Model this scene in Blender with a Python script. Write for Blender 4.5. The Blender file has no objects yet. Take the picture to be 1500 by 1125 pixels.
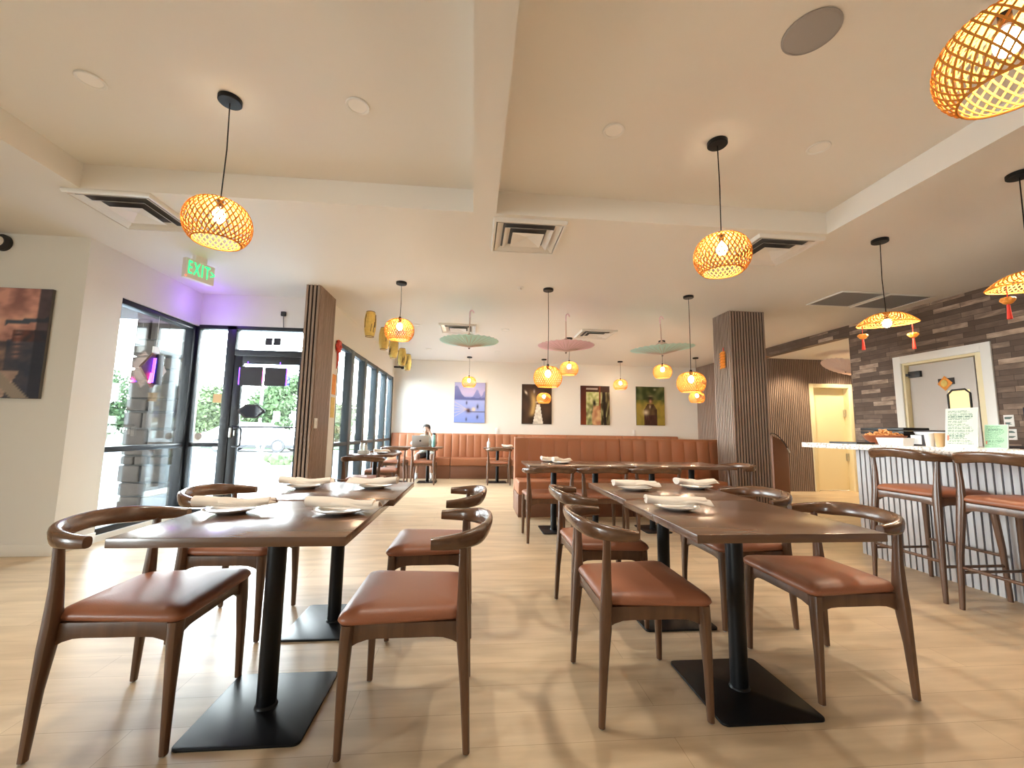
import bpy, bmesh, math, random
from mathutils import Vector, Matrix, noise
random.seed(7)
S = bpy.context.scene
COL = S.collection
PI = math.pi

# ------------------------------------------------------------------ camera
EYE = Vector((0, 0, 1.115))
pitch, yaw, roll = math.radians(6.36), math.radians(5.2), math.radians(0.85)
fw = Vector((math.sin(yaw) * math.cos(pitch), math.cos(yaw) * math.cos(pitch), math.sin(pitch)))
r0 = Vector((math.cos(yaw), -math.sin(yaw), 0)); u0 = r0.cross(fw)
rt = r0 * math.cos(roll) + u0 * math.sin(roll)
up = -r0 * math.sin(roll) + u0 * math.cos(roll)
cd = bpy.data.cameras.new('camera'); cam = bpy.data.objects.new('camera', cd); COL.objects.link(cam)
cd.sensor_fit = 'HORIZONTAL'; cd.sensor_width = 36; cd.lens = 615 / 1500 * 36
cd.clip_start = 0.05; cd.clip_end = 300
cam.matrix_world = Matrix(((rt.x, up.x, -fw.x, EYE.x), (rt.y, up.y, -fw.y, EYE.y), (rt.z, up.z, -fw.z, EYE.z), (0, 0, 0, 1)))
S.camera = cam

# ------------------------------------------------------------------ light and exposure
SKY = 30.0
w = bpy.data.worlds.new('overcast_sky'); S.world = w; w.use_nodes = True
nt = w.node_tree; nt.nodes.clear()
bg = nt.nodes.new('ShaderNodeBackground'); wo = nt.nodes.new('ShaderNodeOutputWorld')
tc = nt.nodes.new('ShaderNodeTexCoord'); sep = nt.nodes.new('ShaderNodeSeparateXYZ')
rmp = nt.nodes.new('ShaderNodeValToRGB')
rmp.color_ramp.elements[0].position = 0.0; rmp.color_ramp.elements[0].color = (0.93, 0.97, 0.98, 1)
rmp.color_ramp.elements[1].position = 0.7; rmp.color_ramp.elements[1].color = (0.26, 0.34, 0.42, 1)
nt.links.new(tc.outputs['Generated'], sep.inputs[0]); nt.links.new(sep.outputs['Z'], rmp.inputs[0])
nt.links.new(rmp.outputs[0], bg.inputs[0]); bg.inputs[1].default_value = SKY
nt.links.new(bg.outputs[0], wo.inputs[0])
def portal(loc, rot, sx, sy):
    l = bpy.data.lights.new('window_portal', 'AREA'); l.shape = 'RECTANGLE'; l.size = sx; l.size_y = sy
    l.cycles.is_portal = True
    o = bpy.data.objects.new('window_portal', l); COL.objects.link(o); o.location = loc; o.rotation_euler = rot
portal((-2.06, 8.28, 1.21), (0, -PI / 2, 0), 2.4, 4.3)       # far dining windows
portal((-2.80, 5.80, 1.20), (-PI / 2, 0, 0), 1.6, 2.4)      # door wall
portal((-3.72, 5.07, 1.20), (0, -PI / 2, 0), 2.4, 1.2)        # vestibule window
portal((-7.12, -2.9, 1.35), (0, -PI / 2, 0), 2.4, 1.4)        # unseen window added for daylight behind the viewer, left
for lx in (6.35, 7.5):
    l = bpy.data.lights.new('corridor_spot', 'SPOT'); l.energy = 60; l.color = (1.0, 0.78, 0.50); l.spot_size = 2.1; l.spot_blend = 0.6; l.shadow_soft_size = 0.05
    o = bpy.data.objects.new('corridor_spot', l); COL.objects.link(o); o.location = (lx, 7.45, 2.64)
S.view_settings.view_transform = 'Standard'; S.view_settings.look = 'None'
S.view_settings.gamma = 1.0; S.view_settings.use_curve_mapping = False
S.view_settings.exposure = 1.08
S.cycles.max_bounces = 10; S.cycles.diffuse_bounces = 5; S.cycles.glossy_bounces = 4
S.cycles.transmission_bounces = 6; S.cycles.transparent_max_bounces = 16
S.cycles.sample_clamp_indirect = 8; S.cycles.caustics_reflective = False; S.cycles.caustics_refractive = False
S.cycles.use_denoising = True
BULB = 150.0

# ------------------------------------------------------------------ materials
def new_mat(name):
    m = bpy.data.materials.new(name); m.use_nodes = True
    return m, m.node_tree, m.node_tree.nodes['Principled BSDF']
def plain(name, col, rough=0.5, metal=0.0, bump=0.0, bscale=60, var=0.0, spec=0.5, coat=0.0, sheen=0.0):
    m, t, p = new_mat(name)
    p.inputs['Base Color'].default_value = (*col, 1); p.inputs['Roughness'].default_value = rough
    p.inputs['Metallic'].default_value = metal; p.inputs['Specular IOR Level'].default_value = spec
    p.inputs['Coat Weight'].default_value = coat; p.inputs['Sheen Weight'].default_value = sheen
    c = t.nodes.new('ShaderNodeTexCoord'); n = t.nodes.new('ShaderNodeTexNoise')
    n.inputs['Scale'].default_value = bscale; n.inputs['Detail'].default_value = 4
    t.links.new(c.outputs['Object'], n.inputs['Vector'])
    if var:
        mx = t.nodes.new('ShaderNodeMix'); mx.data_type = 'RGBA'
        mx.inputs[6].default_value = (*[x * (1 - var) for x in col], 1); mx.inputs[7].default_value = (*[min(1, x * (1 + var)) for x in col], 1)
        t.links.new(n.outputs['Fac'], mx.inputs[0]); t.links.new(mx.outputs[2], p.inputs['Base Color'])
    if bump:
        b = t.nodes.new('ShaderNodeBump'); b.inputs['Strength'].default_value = bump; b.inputs['Distance'].default_value = 0.004
        t.links.new(n.outputs['Fac'], b.inputs['Height']); t.links.new(b.outputs[0], p.inputs['Normal'])
    return m
def wood(name, c1, c2, scale, rough=0.35, coat=0.0, spec=0.5, bump=0.1):
    m, t, p = new_mat(name)
    c = t.nodes.new('ShaderNodeTexCoord'); mp = t.nodes.new('ShaderNodeMapping'); mp.inputs['Scale'].default_value = scale
    n = t.nodes.new('ShaderNodeTexNoise'); n.inputs['Scale'].default_value = 1.0; n.inputs['Detail'].default_value = 6; n.inputs['Distortion'].default_value = 0.6
    r = t.nodes.new('ShaderNodeValToRGB'); r.color_ramp.elements[0].position = 0.32; r.color_ramp.elements[1].position = 0.68
    r.color_ramp.elements[0].color = (*c1, 1); r.color_ramp.elements[1].color = (*c2, 1)
    t.links.new(c.outputs['Object'], mp.inputs[0]); t.links.new(mp.outputs[0], n.inputs['Vector']); t.links.new(n.outputs['Fac'], r.inputs[0])
    t.links.new(r.outputs[0], p.inputs['Base Color'])
    b = t.nodes.new('ShaderNodeBump'); b.inputs['Strength'].default_value = bump; b.inputs['Distance'].default_value = 0.002
    t.links.new(n.outputs['Fac'], b.inputs['Height']); t.links.new(b.outputs[0], p.inputs['Normal'])
    p.inputs['Roughness'].default_value = rough; p.inputs['Coat Weight'].default_value = coat; p.inputs['Coat Roughness'].default_value = 0.15
    p.inputs['Specular IOR Level'].default_value = spec
    return m
def emit(name, col, s):
    m, t, p = new_mat(name); p.inputs['Base Color'].default_value = (*col, 1)
    p.inputs['Emission Color'].default_value = (*col, 1); p.inputs['Emission Strength'].default_value = s
    return m
def glassy(name, tint=(1, 1, 1), refl=0.07):
    m = bpy.data.materials.new(name); m.use_nodes = True; t = m.node_tree; t.nodes.clear()
    o = t.nodes.new('ShaderNodeOutputMaterial'); mx = t.nodes.new('ShaderNodeMixShader')
    a = t.nodes.new('ShaderNodeBsdfTransparent'); a.inputs[0].default_value = (*tint, 1)
    g = t.nodes.new('ShaderNodeBsdfGlossy'); g.inputs['Roughness'].default_value = 0.02
    f = t.nodes.new('ShaderNodeLayerWeight'); f.inputs[0].default_value = 0.25
    ml = t.nodes.new('ShaderNodeMath'); ml.operation = 'MULTIPLY_ADD'; ml.inputs[1].default_value = 0.5; ml.inputs[2].default_value = refl
    t.links.new(f.outputs['Fresnel'], ml.inputs[0]); t.links.new(ml.outputs[0], mx.inputs[0])
    t.links.new(a.outputs[0], mx.inputs[1]); t.links.new(g.outputs[0], mx.inputs[2]); t.links.new(mx.outputs[0], o.inputs[0])
    return m
def translucent(name, col, tcol, fac=0.45):
    m = bpy.data.materials.new(name); m.use_nodes = True; t = m.node_tree; t.nodes.clear()
    o = t.nodes.new('ShaderNodeOutputMaterial'); mx = t.nodes.new('ShaderNodeMixShader'); mx.inputs[0].default_value = fac
    d = t.nodes.new('ShaderNodeBsdfDiffuse'); d.inputs[0].default_value = (*col, 1)
    l = t.nodes.new('ShaderNodeBsdfTranslucent'); l.inputs[0].default_value = (*tcol, 1)
    t.links.new(d.outputs[0], mx.inputs[1]); t.links.new(l.outputs[0], mx.inputs[2]); t.links.new(mx.outputs[0], o.inputs[0])
    return m
def painted(name, rough=0.6):
    m, t, p = new_mat(name); a = t.nodes.new('ShaderNodeAttribute'); a.attribute_name = 'paint'
    t.links.new(a.outputs['Color'], p.inputs['Base Color']); p.inputs['Roughness'].default_value = rough
    p.inputs['Specular IOR Level'].default_value = 0.25
    return m
def floor_mat():
    m, t, p = new_mat('oak_plank_floor')
    c = t.nodes.new('ShaderNodeTexCoord')
    br = t.nodes.new('ShaderNodeTexBrick'); br.offset = 0.37; br.inputs['Scale'].default_value = 1.0
    br.inputs['Brick Width'].default_value = 1.22; br.inputs['Row Height'].default_value = 0.18; br.inputs['Mortar Size'].default_value = 0.0012
    br.inputs['Mortar Smooth'].default_value = 0.3; br.inputs['Bias'].default_value = 0.0
    br.inputs['Color1'].default_value = (0.66, 0.505, 0.325, 1); br.inputs['Color2'].default_value = (0.73, 0.575, 0.39, 1); br.inputs['Mortar'].default_value = (0.45, 0.31, 0.19, 1)
    t.links.new(c.outputs['Object'], br.inputs['Vector'])
    mp = t.nodes.new('ShaderNodeMapping'); mp.inputs['Scale'].default_value = (1.1, 7, 1); n = t.nodes.new('ShaderNodeTexNoise'); n.inputs['Scale'].default_value = 1.6; n.inputs['Detail'].default_value = 7
    t.links.new(c.outputs['Object'], mp.inputs[0]); t.links.new(mp.outputs[0], n.inputs['Vector'])
    r = t.nodes.new('ShaderNodeValToRGB'); r.color_ramp.elements[0].position = 0.3; r.color_ramp.elements[1].position = 0.75
    r.color_ramp.elements[0].color = (0.76, 0.72, 0.68, 1); r.color_ramp.elements[1].color = (1.08, 1.08, 1.08, 1)
    t.links.new(n.outputs['Fac'], r.inputs[0])
    mx = t.nodes.new('ShaderNodeMix'); mx.data_type = 'RGBA'; mx.blend_type = 'MULTIPLY'; mx.inputs[0].default_value = 1
    t.links.new(br.outputs['Color'], mx.inputs[6]); t.links.new(r.outputs[0], mx.inputs[7]); t.links.new(mx.outputs[2], p.inputs['Base Color'])
    p.inputs['Roughness'].default_value = 0.38; p.inputs['Specular IOR Level'].default_value = 0.45
    b = t.nodes.new('ShaderNodeBump'); b.inputs['Strength'].default_value = 0.12; b.inputs['Distance'].default_value = 0.002
    t.links.new(n.outputs['Fac'], b.inputs['Height']); t.links.new(b.outputs[0], p.inputs['Normal'])
    return m
def brick_mat():
    # wall lies in the y-z plane: texture x = world y, texture y = world z
    m, t, p = new_mat('brown_brick')
    c = t.nodes.new('ShaderNodeTexCoord'); sp = t.nodes.new('ShaderNodeSeparateXYZ'); cb = t.nodes.new('ShaderNodeCombineXYZ')
    ad = t.nodes.new('ShaderNodeMath'); ad.operation = 'ADD'
    t.links.new(c.outputs['Object'], sp.inputs[0]); t.links.new(sp.outputs['Y'], ad.inputs[0]); t.links.new(sp.outputs['X'], ad.inputs[1])
    t.links.new(ad.outputs[0], cb.inputs[0]); t.links.new(sp.outputs['Z'], cb.inputs[1])
    br = t.nodes.new('ShaderNodeTexBrick'); br.offset = 0.41; br.squash = 1.3; br.squash_frequency = 3
    br.inputs['Scale'].default_value = 1.0; br.inputs['Brick Width'].default_value = 0.30; br.inputs['Row Height'].default_value = 0.062
    br.inputs['Mortar Size'].default_value = 0.0022; br.inputs['Mortar Smooth'].default_value = 0.2; br.inputs['Bias'].default_value = -0.25
    br.inputs['Color1'].default_value = (0.0, 0.0, 0.0, 1); br.inputs['Color2'].default_value = (1, 1, 1, 1); br.inputs['Mortar'].default_value = (0, 0, 0, 1)
    t.links.new(cb.outputs[0], br.inputs['Vector'])
    r = t.nodes.new('ShaderNodeValToRGB'); e = r.color_ramp.elements
    e[0].position = 0.0; e[0].color = (0.10, 0.066, 0.049, 1); e[1].position = 1.0; e[1].color = (0.60, 0.46, 0.35, 1)
    for pos, col in ((0.35, (0.15, 0.102, 0.076)), (0.58, (0.23, 0.160, 0.120)), (0.76, (0.44, 0.325, 0.245))):
        q = e.new(pos); q.color = (*col, 1)
    mp = t.nodes.new('ShaderNodeMapping'); mp.inputs['Scale'].default_value = (14, 40, 1); n = t.nodes.new('ShaderNodeTexNoise'); n.inputs['Scale'].default_value = 0.5; n.inputs['Detail'].default_value = 5
    t.links.new(cb.outputs[0], mp.inputs[0]); t.links.new(mp.outputs[0], n.inputs['Vector'])
    m1 = t.nodes.new('ShaderNodeMath'); m1.operation = 'MULTIPLY_ADD'; m1.inputs[1].default_value = 0.7; m1.inputs[2].default_value = -0.35
    t.links.new(n.outputs['Fac'], m1.inputs[0])
    m2 = t.nodes.new('ShaderNodeMath'); m2.operation = 'ADD'
    t.links.new(br.outputs['Color'], m2.inputs[0]); t.links.new(m1.outputs[0], m2.inputs[1]); t.links.new(m2.outputs[0], r.inputs[0])
    mm = t.nodes.new('ShaderNodeMix'); mm.data_type = 'RGBA'; mm.inputs[7].default_value = (0.055, 0.037, 0.028, 1)
    t.links.new(br.outputs['Fac'], mm.inputs[0]); t.links.new(r.outputs[0], mm.inputs[6]); t.links.new(mm.outputs[2], p.inputs['Base Color'])
    b = t.nodes.new('ShaderNodeBump'); b.inputs['Strength'].default_value = 0.5; b.inputs['Distance'].default_value = 0.004; b.invert = True
    t.links.new(br.outputs['Fac'], b.inputs['Height']); t.links.new(b.outputs[0], p.inputs['Normal']); p.inputs['Roughness'].default_value = 0.75
    return m
def marble_mat():
    m, t, p = new_mat('white_speckled_stone')
    c = t.nodes.new('ShaderNodeTexCoord'); n = t.nodes.new('ShaderNodeTexNoise'); n.inputs['Scale'].default_value = 55; n.inputs['Detail'].default_value = 6
    r = t.nodes.new('ShaderNodeValToRGB'); r.color_ramp.elements[0].position = 0.36; r.color_ramp.elements[1].position = 0.5
    r.color_ramp.elements[0].color = (0.42, 0.36, 0.32, 1); r.color_ramp.elements[1].color = (0.82, 0.79, 0.75, 1)
    t.links.new(c.outputs['Object'], n.inputs['Vector']); t.links.new(n.outputs['Fac'], r.inputs[0]); t.links.new(r.outputs[0], p.inputs['Base Color'])
    p.inputs['Roughness'].default_value = 0.2
    return m

M = {}
M['wall'] = plain('warm_white_paint', (0.80, 0.77, 0.715), 0.75, bump=0.03, bscale=180)
M['ceil'] = plain('ceiling_paint', (0.80, 0.765, 0.71), 0.6, bump=0.03, bscale=160)
M['floor'] = floor_mat()
M['brick'] = brick_mat()
M['slat'] = wood('walnut_slats', (0.25, 0.176, 0.140), (0.35, 0.255, 0.205), (30, 30, 1.5), 0.45)
M['felt'] = plain('black_felt', (0.008, 0.007, 0.007), 0.9)
M['greyslat'] = wood('grey_bar_slats', (0.42, 0.40, 0.405), (0.53, 0.505, 0.50), (30, 30, 1.5), 0.5)
M['greygap'] = plain('slat_gap', (0.035, 0.036, 0.07), 0.8)
M['frame'] = plain('dark_window_frame', (0.012, 0.014, 0.020), 0.35, spec=0.5)
M['flareframe'] = plain('flare_lifted_frame', (0.060, 0.075, 0.085), 0.4)  # dark frame colour lifted to paint in flare from the bright glass
M['glass'] = glassy('window_glass', (0.96, 0.985, 0.98), 0.05)
M['chairwood'] = wood('walnut_chair', (0.075, 0.033, 0.016), (0.130, 0.060, 0.029), (26, 26, 3), 0.32, coat=0.15)
M['railwood'] = wood('walnut_rail', (0.080, 0.036, 0.017), (0.138, 0.065, 0.031), (10, 10, 30), 0.25, coat=0.3)
M['leather'] = plain('cognac_leather', (0.285, 0.102, 0.050), 0.40, bump=0.12, bscale=220, var=0.08)
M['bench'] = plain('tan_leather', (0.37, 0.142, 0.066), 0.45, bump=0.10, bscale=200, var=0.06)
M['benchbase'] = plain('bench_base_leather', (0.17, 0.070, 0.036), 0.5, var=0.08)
M['tabletop'] = wood('walnut_tabletop', (0.088, 0.041, 0.022), (0.160, 0.080, 0.043), (1.2, 11, 11), 0.25, coat=0.35)
M['black'] = plain('black_metal', (0.004, 0.004, 0.005), 0.40, spec=0.28)
M['blackplastic'] = plain('black_plastic', (0.012, 0.012, 0.013), 0.45)
M['ceramic'] = plain('white_ceramic', (0.82, 0.80, 0.77), 0.12)
M['napkin'] = plain('cloth_napkin', (0.84, 0.74, 0.64), 0.85, bump=0.2, bscale=120)
M['bamboo'] = translucent('bamboo_strip', (0.56, 0.235, 0.050), (0.80, 0.36, 0.07), 0.07)
M['bulb'] = emit('warm_bulb', (1.0, 0.80, 0.56), BULB)
M['hatbulb'] = emit('hat_lamp_bulb', (1.0, 0.82, 0.60), BULB * 2.2)
M['white'] = plain('white_paint', (0.80, 0.78, 0.74), 0.45)
M['cream'] = plain('cream_paint_and_jamb_glow', (0.80, 0.70, 0.45), 0.5)
M['silver'] = plain('brushed_metal', (0.62, 0.62, 0.60), 0.3, metal=1.0)
M['vent'] = plain('vent_enamel', (0.78, 0.75, 0.70), 0.28)
M['dark'] = plain('dark_void', (0.12, 0.117, 0.12), 0.9)
M['greydoor'] = plain('grey_door_paint', (0.58, 0.54, 0.51), 0.4)
M['marble'] = marble_mat()
M['conc'] = plain('pale_concrete', (0.36, 0.37, 0.38), 0.9, bump=0.1, bscale=8, var=0.08)
M['asphalt'] = plain('asphalt', (0.13, 0.13, 0.135), 0.95, var=0.1, bscale=20)
M['grass'] = plain('verge_grass', (0.03, 0.06, 0.018), 0.95, var=0.4, bscale=6)
M['stone'] = plain('rough_stone', (0.060, 0.044, 0.034), 0.9, bump=1.0, bscale=7, var=0.6)
M['mortar'] = plain('stone_mortar', (0.075, 0.07, 0.066), 0.95)
M['leaf'] = plain('tree_leaves', (0.030, 0.060, 0.018), 0.85, bump=1.0, bscale=9, var=0.6)
M['leaf2'] = plain('pale_tree_leaves', (0.048, 0.075, 0.024), 0.85, bump=1.0, bscale=9, var=0.6)
M['bark'] = plain('bark', (0.10, 0.075, 0.055), 0.9, var=0.3)
M['carpaint'] = plain('white_car_paint', (0.42, 0.42, 0.42), 0.2, coat=0.6)
M['carglass'] = plain('car_glass', (0.05, 0.07, 0.08), 0.08)
M['rubber'] = plain('tyre_rubber', (0.02, 0.02, 0.022), 0.8)
M['red'] = plain('red_paper', (0.62, 0.055, 0.035), 0.6)
M['redtassel'] = plain('red_tassel', (0.70, 0.035, 0.015), 0.7)
M['orange'] = plain('orange_paper', (0.85, 0.30, 0.04), 0.6, var=0.3, bscale=40)
M['gold'] = plain('yellow_paper', (0.72, 0.52, 0.14), 0.6, var=0.25, bscale=30)
M['teal'] = plain('teal_bottle', (0.25, 0.52, 0.50), 0.35)
M['cyanpaper'] = translucent('pale_cyan_paper', (0.72, 0.92, 0.89), (0.76, 0.95, 0.92), 0.55)
M['pinkpaper'] = translucent('pale_pink_paper', (0.93, 0.72, 0.77), (0.96, 0.76, 0.80), 0.55)
M['creampaper'] = translucent('cream_pink_paper', (0.74, 0.60, 0.54), (0.8, 0.65, 0.6), 0.3)
M['paint'] = painted('printed_surface', 0.55)
M['canvas'] = plain('canvas_edge', (0.10, 0.09, 0.085), 0.8)
M['skin'] = plain('skin', (0.40, 0.235, 0.165), 0.55)
M['hair'] = plain('dark_hair', (0.030, 0.022, 0.018), 0.6)
M['shirt'] = plain('pale_patterned_shirt', (0.42, 0.43, 0.39), 0.8, var=0.55, bscale=30)
M['shorts'] = plain('dark_shorts', (0.035, 0.035, 0.045), 0.85)
M['sock'] = plain('pale_socks', (0.66, 0.68, 0.70), 0.8)
M['aluminium'] = plain('laptop_metal', (0.50, 0.47, 0.43), 0.4, metal=0.6)
M['purpled'] = emit('purple_led', (0.12, 0.03, 1.0), 5.0)
M['pinkled'] = emit('pink_led', (1.0, 0.06, 0.40), 4.0)
M['exitgreen'] = emit('green_exit_letters', (0.02, 0.95, 0.25), 0.75)
M['lens'] = emit('downlight_lens', (0.84, 0.80, 0.74), 0.02)
M['reddot'] = emit('red_indicator', (1.0, 0.05, 0.03), 3.0)
M['litpane'] = emit('lit_kitchen_pane', (0.95, 0.74, 0.34), 0.35)
M['brownsign'] = plain('brown_sign', (0.16, 0.07, 0.045), 0.5, var=0.3, bscale=30)
M['darksign'] = plain('dark_sign', (0.022, 0.018, 0.022), 0.6)
M['bowlwood'] = plain('red_brown_bowl', (0.36, 0.105, 0.045), 0.35, var=0.2)
M['snack'] = plain('orange_wrapped_sweets', (0.80, 0.33, 0.12), 0.5, var=0.5, bscale=60)
M['speakermesh'] = plain('speaker_mesh', (0.36, 0.34, 0.33), 0.7)
M['acrylic'] = plain('clear_stand_plastic', (0.75, 0.80, 0.80), 0.1)
M['tanbox'] = plain('tan_card', (0.66, 0.42, 0.20), 0.6)
M['bluecard'] = plain('pale_blue_card', (0.70, 0.74, 0.80), 0.6)
M['chop'] = plain('chopstick_wood', (0.20, 0.10, 0.06), 0.5)
M['screen'] = plain('monitor_screen', (0.02, 0.025, 0.04), 0.15)

# ------------------------------------------------------------------ mesh builder
class MB:
    def __init__(s): s.v = []; s.f = []; s.mi = []; s.cur = 0; s.T = None
    def add(s, vs, fs):
        b = len(s.v)
        for p in vs:
            p = Vector(p); s.v.append(s.T @ p if s.T else p)
        for f in fs: s.f.append([b + i for i in f]); s.mi.append(s.cur)
        return s
    def box(s, x0, y0, z0, x1, y1, z1):
        return s.add([(x0, y0, z0), (x1, y0, z0), (x1, y1, z0), (x0, y1, z0), (x0, y0, z1), (x1, y0, z1), (x1, y1, z1), (x0, y1, z1)],
                     [(0, 3, 2, 1), (4, 5, 6, 7), (0, 1, 5, 4), (1, 2, 6, 5), (2, 3, 7, 6), (3, 0, 4, 7)])
    def cbox(s, c, d, rz=0.0):
        o = s.T; t = Matrix.Translation(c) @ Matrix.Rotation(rz, 4, 'Z'); s.T = (o @ t) if o else t
        s.box(-d[0] / 2, -d[1] / 2, -d[2] / 2, d[0] / 2, d[1] / 2, d[2] / 2); s.T = o; return s
    def loft(s, rings, cap=True, closed=False):
        n = len(rings[0]); vs = [p for r in rings for p in r]; fs = []
        R = len(rings)
        for i in range(R if closed else R - 1):
            k = (i + 1) % R
            for j in range(n):
                fs.append((i * n + j, i * n + (j + 1) % n, k * n + (j + 1) % n, k * n + j))
        if cap and not closed:
            fs.append(tuple(reversed(range(n)))); fs.append(tuple((R - 1) * n + j for j in range(n)))
        return s.add(vs, fs)
    def tube(s, pts, rad, n=10, sq=None, cap=True, closed=False):
        pts = [Vector(p) for p in pts]; rings = []; N = len(pts)
        ref = None
        for i, p in enumerate(pts):
            if closed: d = (pts[(i + 1) % N] - pts[i - 1])
            else: d = (pts[min(i + 1, N - 1)] - pts[max(i - 1, 0)])
            d.normalize()
            if ref is None:
                a = Vector((0, 0, 1)) if abs(d.z) < 0.9 else Vector((1, 0, 0))
                u = d.cross(a).normalized()
            else:
                u = (ref - d * ref.dot(d)).normalized()
            ref = u; v = d.cross(u)
            r = rad[i] if isinstance(rad, (list, tuple)) else rad
            ru, rv = r if isinstance(r, tuple) else (r, r)
            ring = []
            for k in range(n):
                a = 2 * PI * k / n; ca, sa = math.cos(a), math.sin(a)
                if sq: ca = math.copysign(abs(ca) ** sq, ca); sa = math.copysign(abs(sa) ** sq, sa)
                ring.append(p + u * (ru * ca) + v * (rv * sa))
            rings.append(ring)
        return s.loft(rings, cap, closed)
    def lathe(s, prof, n=24, c=(0, 0, 0), cap=True):
        rings = [[(c[0] + r * math.cos(2 * PI * k / n), c[1] + r * math.sin(2 * PI * k / n), c[2] + z) for k in range(n)] for r, z in prof]
        return s.loft(rings, cap)
    def prism(s, poly, z0, z1):
        return s.loft([[(x, y, z0) for x, y in poly], [(x, y, z1) for x, y in poly]])
    def sphere(s, c, r, n=12, m=8):
        r = r if isinstance(r, tuple) else (r, r, r)
        rings = []
        for i in range(m + 1):
            th = PI * (0.02 + 0.96 * i / m)
            rings.append([(c[0] + r[0] * math.sin(th) * math.cos(2 * PI * k / n), c[1] + r[1] * math.sin(th) * math.sin(2 * PI * k / n), c[2] - r[2] * math.cos(th)) for k in range(n)])
        return s.loft(rings)
    def build(s, name, mat, parent=None, bevel=0.0, seg=2, ang=0.6, flat=False):
        me = bpy.data.meshes.new(name)
        bm = bmesh.new(); vs = [bm.verts.new(p) for p in s.v]
        for f, mi in zip(s.f, s.mi):
            try:
                q = bm.faces.new([vs[i] for i in f]); q.material_index = mi
            except ValueError: pass
        bmesh.ops.recalc_face_normals(bm, faces=bm.faces)
        if bevel:
            es = [e for e in bm.edges if len(e.link_faces) == 2 and e.calc_face_angle() > 0.5]
            bmesh.ops.bevel(bm, geom=es, offset=bevel, segments=seg, profile=0.5, affect='EDGES', clamp_overlap=True)
        for e in bm.edges:
            if len(e.link_faces) == 2 and e.calc_face_angle() > ang: e.smooth = False
        for f in bm.faces: f.smooth = not flat
        bm.to_mesh(me); bm.free()
        for m in (mat if isinstance(mat, (list, tuple)) else [mat]): me.materials.append(M[m])
        o = bpy.data.objects.new(name, me); COL.objects.link(o)
        if parent: o.parent = parent
        return o

def tag(o, label, cat, group=None, kind=None):
    if label: o['label'] = label
    if cat: o['category'] = cat
    if group: o['group'] = group
    if kind: o['kind'] = kind
    return o
def empty(name, loc=(0, 0, 0), rz=0.0):
    o = bpy.data.objects.new(name, None); COL.objects.link(o); o.location = loc; o.rotation_euler = (0, 0, rz); o.empty_display_size = 0.1
    return o
def thing(name, label, cat, loc=(0, 0, 0), rz=0.0, group=None):
    return tag(empty(name, loc, rz), label, cat, group)
def copy_tree(o, parent=None):
    c = o.copy(); COL.objects.link(c)
    if parent: c.parent = parent
    for ch in list(o.children): copy_tree(ch, c)
    return c
def struct(o): o['kind'] = 'structure'; return o
used = {}
def make(proto_fn, key, loc, rz, label, cat, group, **kw):
    """first call builds the thing, later calls copy it with all its parts"""
    if key not in used:
        r = proto_fn(**kw); used[key] = r
    else:
        r = copy_tree(used[key])
    r.location = loc; r.rotation_euler = (0, 0, rz); tag(r, label, cat, group)
    return r
def catmull(P, n):
    P = [Vector(p) for p in P]; out = []
    for i in range(len(P) - 1):
        a, b, c, d = P[max(i - 1, 0)], P[i], P[i + 1], P[min(i + 2, len(P) - 1)]
        for k in range(n):
            t = k / n
            out.append(0.5 * ((2 * b) + (c - a) * t + (2 * a - 5 * b + 4 * c - d) * t * t + (3 * b - a - 3 * c + d) * t ** 3))
    out.append(P[-1]); return out

# ------------------------------------------------------------------ room shell
ZC, ZU = 2.83, 3.02
XB = 5.80            # brick wall plane
b = MB()
b.prism([(-7, -4), (XB + .1, -4), (XB + .1, 5.9), (9, 5.9), (9, 8.32), (XB + .1, 8.32), (XB + .1, 10.55), (-2.03, 10.55), (-2.03, 5.76), (-3.68, 5.76), (-3.68, 4.1), (-7, 4.1)], -0.06, 0.0)
struct(b.build('floor', 'floor', flat=True))
b = MB()
TX0, TX1, TY0, TY1 = -2.90, 2.98, -2.2, 3.17
b.box(-7, -4, ZC, TX0, 4.15, 3.1)
b.box(-3.75, 4.15, ZC, TX0, 5.8, 3.1)
b.box(TX0, TY1, ZC, XB + .1, 5.8, 3.1)
b.box(-2.05, 5.8, ZC, XB + .1, 10.6, 3.1)
b.box(TX1, -4, ZC, XB + .1, TY1, 3.1)
b.box(TX0, -4, ZC, TX1, TY0, 3.1)
b.box(TX0, TY0, ZU, TX1, TY1, 3.1)
struct(b.build('ceiling', 'ceil', flat=True))
struct(MB().box(-0.04, TY0, ZC, 0.143, TY1, ZU).build('ceiling_beam', 'ceil', flat=True))
struct(MB().box(XB + .1, 5.9, 2.67, 9, 8.1, 2.75).build('ceiling_corridor', 'ceil', flat=True))

def slats_x(mb, x0, x1, y, z0, z1, pitch=0.041, depth=0.014, gap=0.019, mi=0):
    """slats on a face that looks towards -y (front plane y - depth)"""
    n = round((x1 - x0) / pitch); p = (x1 - x0) / n; mb.cur = mi
    for i in range(n):
        a = x0 + i * p + gap / 2; mb.box(a, y - depth, z0, a + p - gap, y, z1)
    mb.cur = 0
def slats_y(mb, y0, y1, x, z0, z1, side=-1, pitch=0.041, depth=0.014, gap=0.019, mi=0):
    n = round((y1 - y0) / pitch); p = (y1 - y0) / n; mb.cur = mi
    for i in range(n):
        a = y0 + i * p + gap / 2; mb.box(min(x, x + side * depth), a, z0, max(x, x + side * depth), a + p - gap, z1)
    mb.cur = 0
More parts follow.
